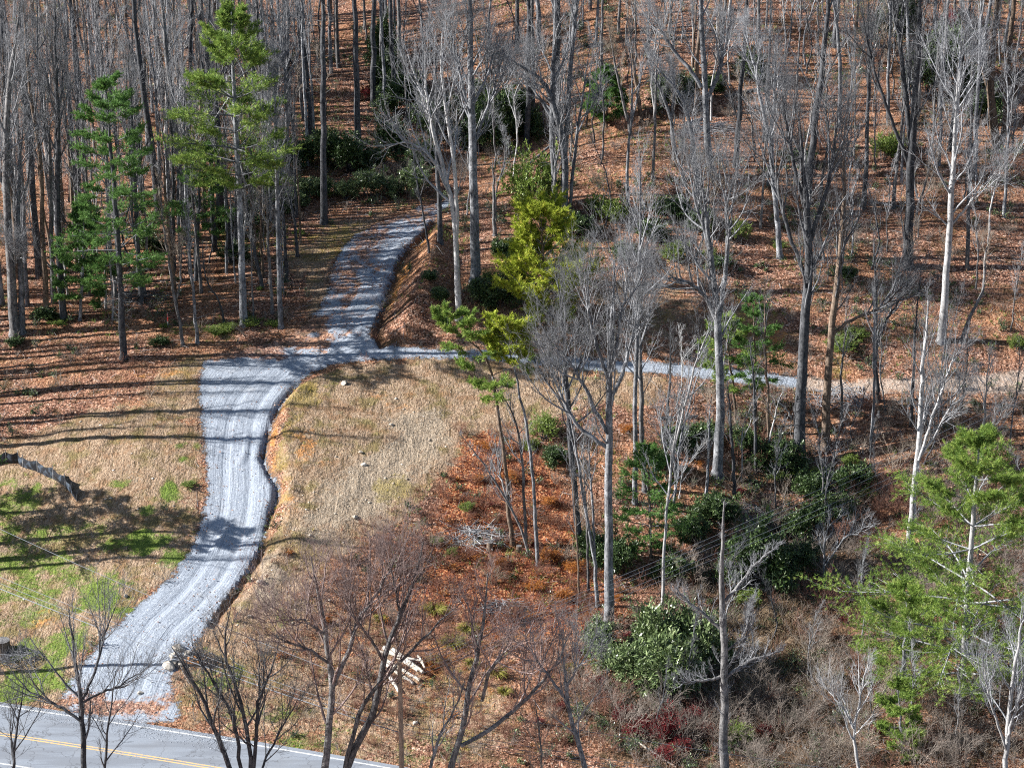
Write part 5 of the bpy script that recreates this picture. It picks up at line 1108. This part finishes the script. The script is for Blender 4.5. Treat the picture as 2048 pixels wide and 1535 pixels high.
ROCK = leaf_mat("pale stone", [(.22,.18,.14), (.36,.31,.25), (.48,.43,.36), (.6,.56,.5)], .9, .1, 0)
P = np.vstack([spread_pts(rg, 60000, lambda x, y: gval(m_pale, x, y) * .35), spread_pts(rg, 60000, lambda x, y: np.exp(-(gval(g_gully, x, y) / .5) ** 2) * .5)])
# gravel dragged out on the road edge at the drive's mouth
n_ = 2600; q_ = rg.rand(n_) ** 2; S_ = 2 + 14 * rg.rand(n_); P2 = np.array([road_pt(a_, -0.3 + 1.6 * b_, ROAD_Z + .01) for a_, b_ in zip(S_, q_)]); V, F, r = stones(P2, .015, .04, 9); link("spilled_gravel", poly_mesh("spilled_gravel", V, F, {'rnd': r}), leaf_mat("grey gravel", [(.2,.22,.25), (.3,.33,.37), (.4,.43,.47), (.5,.52,.55)], .9, .1, 0), kind='stuff')
V, F, r = stones(P, .03, .16, 4); link("loose_stones", poly_mesh("loose_stones", V, F, {'rnd': r}), ROCK, kind='stuff')

# ------------------------------------------------------------------ things on the ground
def boulder(name, u, v, s, label, seed, squash=.6, mat=ROCK, group=None, cat='rock'):
    import bmesh
    r = np.random.RandomState(seed); bm = bmesh.new(); bmesh.ops.create_icosphere(bm, subdivisions=3, radius=1)
    k = nrm(r.randn(9, 3)); c = .55 + .35 * r.rand(9); sc = np.array([1, .75, squash]) * s
    for vt in bm.verts:
        p = np.array(vt.co)
        for n_, cc in zip(k, c):
            d = p @ n_
            if d > cc: p = p - n_ * (d - cc)
        p = p * (1 + .06 * math.sin(7 * p[0] + seed) * math.cos(6 * p[1])); vt.co = p * sc
    me = bpy.data.meshes.new(name); bm.to_mesh(me); bm.free()
    a = me.attributes.new('rnd', 'FLOAT', 'POINT'); a.data.foreach_set('value', (r.rand() * .35 + .45 + .1 * r.randn(len(me.vertices))).astype(np.float32))
    p = at1(u, v); o = link(name, me, mat, None, None, label, cat, group, (p[0], p[1], p[2] + s * squash * .35)); o.rotation_euler = (r.randn() * .2, r.randn() * .2, r.rand() * 6.28)
GR = "pale rocks by the drive's lower right edge"
for i, (u, v, s, lb) in enumerate([(356,1298,.42,"tall pale rock, uppermost of the rocks at the drive's lower right edge"), (347,1312,.34,"mid-sized pale rock under the tallest one at the drive's edge"), (348,1326,.36,"flat pale rock, middle of the rocks by the drive's lower edge"),
      (337,1334,.46,"biggest flat sandy rock, lowest and leftmost by the drive's lower edge"), (375,1308,.3,"small brown rock right of the tall pale rock by the drive"), (362,1328,.28,"small shaded rock behind the biggest flat rock")]):
    boulder("rock", u, v, s, lb, 50 + i, .62, group=GR)
for i, (u, v, s, lb) in enumerate([(688,767,.34,"flat white rock lying alone on the upper dry bank below the drive"), (783,849,.2,"small white rock on the pale stony bank, upper one"), (722,905,.22,"small pale rock in the middle of the stony bank"), (728,930,.26,"long pale rock on the lower stony bank"), (710,1035,.25,"pale rock at the stony bank's foot near the red-brown brambles"),
      (281,1386,.24,"lone grey rock lying on the gravel at the drive's mouth"), (251,1192,.22,"white rock in the green grass left of the drive"), (520,1163,.26,"brown rock right of the washed-out gully"), (498,1232,.2,"small pale rock in the dry grass near the lower drive"), (830,1445,.24,"white rock in the grass right of the utility pole")]):
    boulder("rock", u, v, s, lb, 80 + i, .5)

def log(name, a, b, w, label, mat, group=None, cat='log', bend=.1, lift=0, seed=1):
    r = np.random.RandomState(seed); A, B = at1(*a), at1(*b); mid = (A + B) / 2; Dm = proj(mid)[2]; rad = w * Dm / FPX / 2
    pts = np.array([A + (B - A) * t for t in np.linspace(0, 1, 8)]); pts[:, 2] = np.interp(np.linspace(0, 1, 8), [0, 1], [max(A[2], grid_z(A[0], A[1])), grid_z(B[0], B[1])]); pts[:, 2] = np.maximum(pts[:, 2], grid_z(pts[:, 0], pts[:, 1])) + rad * .7 + lift
    pts[1:-1, :2] += r.randn(6, 2) * bend * .2; g = Geo(); rr = rad * np.linspace(1.1, .75, 8) * (1 + .08 * r.randn(8)); q = pts - mid
    g.tube(q, rr, 9)
    for e_, k_ in ((0, 1), (7, -1)):      # sawn ends
        ring = g.v[0].reshape(8, 9, 3)[e_]; V = np.vstack([ring, q[e_]]); F = np.array([[i, (i + 1) % 9, 9][::k_] for i in range(9)]); g.add(V, F)
    return link(name, g.mesh(name), mat, None, None, label, cat, group, mid)
GL = "cut pale logs stacked in the brush"
M_LOG = bark_mat("weathered log", (.32,.28,.23), (.66,.60,.52), .5)
for i, (a, b, w, lf, lb) in enumerate([((768,1304),(836,1350),8,.25,"whitest cut log on top of the stack behind the leaning tree"), ((764,1318),(840,1362),8,.0,"pale cut log second from the top of the stack"), ((772,1330),(826,1368),7,.0,"short pale cut log in the middle of the stack"), ((776,1350),(800,1386),8,.0,"orange-ended log jutting toward the road from the stack"), ((757,1316),(846,1336),5,.45,"thin pole laid across the top of the log stack"),
        ((836,1322),(850,1346),5,.35,"short grey stub at the right end of the log stack"), ((786,1310),(846,1356),8,.35,"cut log with broken bark, back of the stack")]):
    log("cut_log", a, b, w, lb, M_LOG, GL, lift=lf, seed=i)
log("fallen_log", (226,562), (296,540), 7, "long pale fallen trunk lying in the leaves behind the deep green pine", M_LOG, cat='log', seed=11)
log("fallen_log", (205,592), (276,582), 4, "thin grey fallen trunk below the long pale one in the left wood", B_GREY, seed=12)
log("fallen_log", (1370,250), (1420,238), 6, "fallen grey trunk high on the open leafy slope", B_GREY, seed=13)
log("fallen_log", (1450,196), (1540,176), 7, "dark fallen trunk lying across the upper leafy slope", B_DARK, seed=14)
log("fallen_log", (1040,345), (1130,268), 5, "thin fallen trunk across the old path behind the massive grey tree", B_GREY, seed=15)
log("fallen_log", (1395,835), (1320,838), 7, "dark fallen trunk below the gravel path by the forked grey tree", B_DARK, seed=16)
log("fallen_log", (1740,405), (1800,415), 5, "grey fallen branch uphill of the thick forked dark tree", B_GREY, seed=17)
log("fallen_log", (950,1082), (1000,1028), 4, "pale fallen pole in the red brambles left of the leaning pine", M_LOG, seed=18)
log("fallen_log", (1275,1484), (1352,1534), 4, "slender white fallen pole at the bottom, under the crimson shrubs", M_LOG, seed=19)
# stumps
def stump(u, v, r, h, label, seed):
    rr = np.random.RandomState(seed); p = at1(u, v); g = Geo(); g.tube(np.array([[0, 0, -.2], [0, 0, .05], [0, 0, h * .5], [0, 0, h]]), [r * 1.4, r * 1.15, r, r * .97], 12)
    e = empty("tree_stump", p, label, 'stump', None); link("trunk", g.mesh("trunk"), B_BROWN, e)
    a = np.arange(12) * math.pi / 6; V = np.vstack([np.stack([np.cos(a) * r * .99, np.sin(a) * r * .99, np.full(12, h + .003)], 1), [[0, 0, h + .02]]]); g2 = Geo(); g2.add(V, np.array([[i, (i + 1) % 12, 12] for i in range(12)])); link("cut_face", g2.mesh("cut_face"), B_MID, e)
stump(6, 1302, .5, .8, "big brown stump at the left edge above the drive's mouth", 1)
stump(980, 1097, .22, .5, "small dark stump left of the leaning pine's foot", 2)
stump(1038, 1100, .2, .35, "small stump in the leaves right of the leaning pine's foot", 3)

# silt fence
def silt_fence():
    px = [(-60,934),(-20,930),(12,924),(37,926),(46,934),(75,943),(106,957),(130,972),(143,986),(153,1001)]
    hs = [.85,.85,.85,.9,.85,.9,.9,.85,.75,.35]
    P = at([p[0] for p in px], [p[1] for p in px]); c = P[3].copy(); e = empty("silt_fence", c, "sagging black fabric silt fence on stakes across the left lawn", "fence")
    m1, nt, nn, lk, bs = newmat("black silt cloth"); Pn = nn.new("ShaderNodeNewGeometry").outputs["Position"]
    lk.new(mix(nt, soft(nt, noise(nt, Pn, 2.5, 3), .45, .65), (.012,.016,.024), (.07,.095,.13)), bs.inputs["Base Color"]); bs.inputs["Roughness"].default_value = .45; bs.inputs["Specular IOR Level"].default_value = .5
    for i in range(len(px) - 1):
        n = 9; t = np.linspace(0, 1, n); base = P[i][None] * (1 - t[:, None]) + P[i + 1][None] * t[:, None]; base[:, 2] = grid_z(base[:, 0], base[:, 1]) - .04
        h = hs[i] * (1 - t) + hs[i + 1] * t - .16 * np.sin(math.pi * t); nd = nrm(np.cross(P[i + 1] - P[i], [0, 0, 1.])); bul = .12 * np.sin(math.pi * t)
        rows = [base + nd * 0, base + nd * bul[:, None] + np.stack([0 * h, 0 * h, h * .55], 1), base + nd * (bul * .4)[:, None] + np.stack([0 * h, 0 * h, h], 1)]
        V = np.concatenate(rows) - c; V2 = V + nd * .012
        q = [[r * n + k, r * n + k + 1, (r + 1) * n + k + 1, (r + 1) * n + k] for r in range(2) for k in range(n - 1)]; q = np.array(q); g = Geo(); g.add(V, q); g.add(V2, q[:, ::-1])
        link("fabric_panel", g.mesh("fabric_panel"), m1, e)
    for i in range(1, len(px)):
        b = P[i] - c; g = Geo(); g.tube(np.array([b + [0, 0, -.3], b + [.02, -.03, hs[i] * .5], b + [.04, -.05, hs[i] + .14]]), [.03, .028, .026], 5); link("stake", g.mesh("stake"), B_PALE, e)
silt_fence()

# utility poles and their wires
M_POLE = bark_mat("weathered pole", (.16,.12,.09), (.36,.29,.23), .3)
M_WIRE, _nt, _nn, _lk, _bs = newmat("wire"); _bs.inputs["Base Color"].default_value = (.20,.22,.25,1); _bs.inputs["Roughness"].default_value = .5
M_GLASS, _nt, _nn, _lk, _bs = newmat("insulator"); _bs.inputs["Base Color"].default_value = (.5,.5,.48,1); _bs.inputs["Roughness"].default_value = .3
def utility_pole(base, h, label, arms):
    e = empty("utility_pole", base, label, "pole"); g = Geo(); g.tube(np.array([[0, 0, -1.], [0, 0, 0], [0, 0, h * .5], [0, 0, h]]), [.17, .165, .14, .11], 10)
    a = np.arange(10) * math.pi / 5; g.add(np.vstack([np.stack([np.cos(a) * .11, np.sin(a) * .11, np.full(10, h)], 1), [[0, 0, h + .03]]]), np.array([[i, (i + 1) % 10, 10] for i in range(10)]))
    link("pole", g.mesh("pole"), M_POLE, e)
    for z in arms:
        g = Geo(); g.tube(np.array([[0, .15, z - .05], [0, .26, z], [0, .34, z + .06]]), [.03, .045, .03], 6); link("insulator", g.mesh("insulator"), M_GLASS, e)
pb = at1(806, 1650); top = at_Y(806, 1322, pb[1]); H1 = top[2] - pb[2]
utility_pole(pb, H1, "weathered wooden utility pole rising in front of the stacked white logs", [H1 - .15, H1 - .5, H1 - 4.3, H1 - 4.7])
pl = at1(-75, 1350); utility_pole(pl, 10.5, "wooden utility pole just outside the left edge whose shadow crosses the drive", [10.2, 9.8, 8.6])
def wire(A, B, sag, label, grp, r=.016):
    t = np.linspace(0, 1, 40)[:, None]; P = A * (1 - t) + B * t; P[:, 2] -= (4 * sag * t * (1 - t))[:, 0]; mid = (A + B) / 2
    g = Geo(); g.tube(P - mid, np.full(40, r), 4); link("power_line", g.mesh("power_line"), M_WIRE, None, None, label, "wire", grp, mid)
PLY, P1Y = pl[1], pb[1]
GWA, GWB = "wires along the road", "wires climbing to the right"
for i, (va, vb, vc, lb) in enumerate([(1022,1395,1560,"top thin wire of those running along the road from the left edge"), (1122,1448,1600,"second wire down of those running along the road at left"), (1135,1458,1608,"third wire down of those running along the road at left"), (1146,1466,1616,"thick pale cable, lowest of the wires running along the road at left")]):
    a = at_Y(-75, va, PLY); b = at_Y(806, vb, P1Y + .2); c = at_Y(2200, vc + 40, P1Y + 3)
    r_ = .03 if i == 3 else .016
    wire(a, b, .35, lb, GWA, r_); wire(b, c, .5, lb.replace("from the left edge", "onward right of the pole").replace(" of those running along the road at left", ", right of the utility pole").replace(", lowest of the wires running along the road at left", ", lowest wire right of the utility pole"), GWA, .012)
for i, (va, vb) in enumerate([(1328,640),(1334,655),(1340,672),(1352,692),(1360,705)]):
    a = at_Y(806, va, P1Y + .3); b = at_depth(2330, vb, 147 - i * .5)
    wire(a, b, .9, ["topmost", "second highest", "middle", "second lowest", "lowest"][i] + " of the five wires climbing from the pole to the upper right", GWB, .012)

# survey stake and brush heaps
p = at1(336, 655); e = empty("survey_stake", p, "small wooden survey stake with red ribbon in the left wood", "stake"); g = Geo(); g.tube(np.array([[0, 0, -.2], [0, 0, .6], [.02, 0, 1.25]]), [.03, .03, .028], 4); link("post", g.mesh("post"), B_PALE, e)
g = Geo(); g.tube(np.array([[.02, 0, .55], [.03, -.02, .8], [.02, 0, 1.15]]), [.05, .06, .045], 6); M_RIB = paint_mat("red ribbon", (.6,.03,.02)); link("ribbon", g.mesh("ribbon"), M_RIB, e)
def brush_heap(u, v, rad, n, mat, label, seed):
    r = np.random.RandomState(seed); c = at1(u, v); a = r.rand(n) * 6.283; rr = rad * r.rand(n) ** .6; b = r.rand(n) * 6.283; L = rad * (.5 + .8 * r.rand(n))
    q = np.stack([np.cos(a) * rr, np.sin(a) * rr * .6, .1 + .5 * r.rand(n) * (1 - rr / rad)], 1); d = np.stack([np.cos(b) * L, np.sin(b) * L * .6, .12 * r.randn(n)], 1)
    A = np.stack([q - d / 2, q + .08 * r.randn(n, 3), q + d / 2], 1); gz = grid_z(A[..., 0] + c[0], A[..., 1] + c[1]) - c[2]; A[..., 2] = np.maximum(A[..., 2] + gz * .8, gz + .03)
    g = Geo(); g.tube(A, (.012 + .03 * r.rand(n) ** 3)[:, None] * np.array([1., .8, .4]), 4); link("brush_heap", g.mesh("brush_heap"), mat, None, None, label, "brush heap", None, c)
brush_heap(955, 1074, 2.2, 130, T_PALE, "scattered heap of pale cut branches in the red brambles", 1)
brush_heap(1010, 1220, 1.6, 90, T_GREY, "small heap of dark branches behind the long-limbed grey tree", 2)
brush_heap(275, 600, 2.4, 110, T_DARK, "heap of fallen dark branches right of the ragged green pine's trunk", 3)
brush_heap(1420, 260, 2.6, 120, T_GREY, "grey tangle of fallen branches on the open leafy slope", 4)
brush_heap(1680, 800, 2.2, 120, T_GREY, "tangle of grey branches on the lower edge of the dirt track", 5)
brush_heap(400, 1318, 1.3, 80, T_DARK, "dark brush heap behind the rocks by the drive's lower edge", 6)
brush_heap(1500, 1030, 2.2, 120, T_GREY, "grey brush tangle at the upper edge of the dark hollow", 7)
brush_heap(35, 1320, 1.5, 90, T_DARK, "dark brush heap beside the big brown stump at the left edge", 8)
# tufts of tall dry grass
GT = "tall clumps of dry grass"
def grass_clump(u, v, s, mat, ph, seed):
    r = np.random.RandomState(seed); c = at1(u, v); n = 260; az = r.rand(n) * 6.283; L = s * (.7 + .6 * r.rand(n)); el = 1.1 - .5 * r.rand(n)
    t = np.linspace(0, 1, 5)[None, :, None]; d = np.stack([np.cos(az) * np.cos(el), np.sin(az) * np.cos(el), np.sin(el)], 1)[:, None] * L[:, None, None]
    A = np.stack([np.cos(az), np.sin(az), 0 * az], 1)[:, None] * .12 * s + d * t; A[..., 2] -= (t[..., 0] ** 2.5) * L[:, None] * .45; A[:, 0, 2] -= .05
    g = Geo(); g.tube(A, np.full((n, 1), .011) * np.array([1., 1, .9, .7, .3]), 3, 0.5); g.r = [np.repeat(r.rand(n), 15)]
    o = link("grass_clump", g.mesh("grass_clump"), mat, None, None, None, "grass", GT, c); AUTO.append((o, ph, u, v))
LYG = leaf_mat("yellow green grass", [(.12,.13,.02), (.24,.24,.05), (.38,.36,.09), (.5,.45,.16)], .8, .1, .3)
for i, (u, v, s, y) in enumerate([(1480,1215,1.5,0),(1510,1228,1.6,0),(1540,1215,1.5,0),(1570,1235,1.6,0),(1530,1270,1.5,0),(1500,1290,1.5,0),(1560,1290,1.5,0),(1600,1250,1.3,0),(1460,1250,1.4,0),(1480,1330,1.3,0),(1590,1320,1.3,0),(1420,1235,1.1,0),(1395,1250,1.0,0),(1370,1240,.9,0),(1640,1180,1.2,0),(1360,1290,1,0),
      (905,1290,1.1,1),(935,1262,.9,1),(870,1225,1.1,1),(995,1350,.9,1),(1140,1340,.7,1),(870,1325,.7,1),(945,1330,.7,1),(1010,1385,.6,1),(760,1240,.6,1)]):
    grass_clump(u, v, s, LYG if y else L_STRAW, "yellow green grass clump" if y else "tall straw-coloured grass clump", 400 + i)

# two pines just outside the left edge, whose shade falls across the lawn
srcp = [o for o in COL.objects if o.name.startswith("pine_tree") and "deep green pine with" in o.get('label', '')][0]
for (u, v, k) in ((-105,1085,.7),(-230,1030,.6)):
    e = srcp.copy(); COL.objects.link(e); e.location = at1(u, v); e.rotation_euler = (0, 0, u); e.scale = (k * 1.2, k * 1.2, k * .8); e['label'] = "deep green pine standing just outside the photo's left edge"; e['group'] = "pines just outside the photo"
    for c_ in [o for o in COL.objects if o.parent == srcp]: d_ = c_.copy(); COL.objects.link(d_); d_.parent = e
# ------------------------------------------------------------------ labels of the scattered plants: their look and the nearest landmark
LM = [("the left edge's trunk pair", 38, 665), ("the deep green pine", 248, 700), ("the tall bright pine", 488, 650), ("the dark furrowed trunk", 128, 640), ("the straight-trunked tall pine", 648, 440),
      ("the leaning dark trunk", 318, 430), ("the top left corner", 20, 60), ("the top edge over the bright pine", 460, 30), ("the upper gravel drive", 800, 440), ("the white-barked forked tree", 918, 630), ("the thick straight grey trunk", 951, 555), ("the many-trunked grey tree", 1122, 440),
      ("the dark rhododendron slope", 980, 280), ("the little hillside pine", 1213, 250), ("the top edge's centre", 1024, 20), ("the yellow green pine", 1092, 650), ("the central poplar", 1217, 1245), ("the forked grey tree", 1434, 940),
      ("the big fan-crowned tree", 1598, 920), ("the white-trunked slope tree", 1882, 680), ("the thick forked dark tree", 1816, 530), ("the top right corner", 2020, 40), ("the big feathery pine", 1922, 1390), ("the dead shaggy snag", 1447, 1500),
      ("the big rhododendron", 1330, 1380), ("the crimson shrubs", 1345, 1460), ("the bottom right corner", 2030, 1500), ("the dark hollow", 1620, 1080), ("the dirt track", 1850, 770), ("the gravel path", 1250, 730), ("the leaning tufted pine", 1025, 1085),
      ("the stacked white logs", 800, 1340), ("the drive's mouth", 240, 1380), ("the black silt fence", 90, 950), ("the orange brambles", 1120, 1160), ("the open leafy slope", 1560, 380), ("the slope's brown clearing", 1330, 330), ("the right edge's middle", 2040, 470),
      ("the red bush in the wood", 735, 195), ("the long leaning grey trunk", 370, 480), ("the green lawn", 60, 1130), ("the utility pole", 806, 1535), ("the rusty bank", 900, 1100), ("the pale stony bank", 760, 960), ("the white bent sapling", 1720, 1530)]
lmp = np.array([[a, b] for _, a, b in LM], float)
cells = {}
for (o, ph, u, v) in AUTO:
    d = np.hypot((lmp[:, 0] - u), (lmp[:, 1] - v) * 1.4); i = int(d.argmin())
    du, dv = u - lmp[i, 0], v - lmp[i, 1]
    side = ("right of" if du > 0 else "left of") if abs(du) > abs(dv) * 1.0 else ("below" if dv > 0 else "above")
    cells.setdefault((ph, i, side), []).append((d[i], o))
ORD = ["nearest", "second nearest", "third nearest", "fourth nearest", "fifth nearest", "sixth nearest", "seventh nearest", "eighth nearest", "ninth nearest", "tenth nearest", "eleventh nearest", "twelfth nearest"]
seen = {}
for (ph, i, side), L in cells.items():
    L.sort(key=lambda q: q[0])
    for k, (d, o) in enumerate(L):
        s = f"{ph} {side} {LM[i][0]}" + (f", {ORD[min(k, 11)]}" if len(L) > 1 else "")
        seen[s] = seen.get(s, 0) + 1
        o['label'] = s
print("AUTO labels", len(AUTO), "dups", [k for k, c in seen.items() if c > 1][:5], "maxwords", max(len(k.split()) for k in seen))
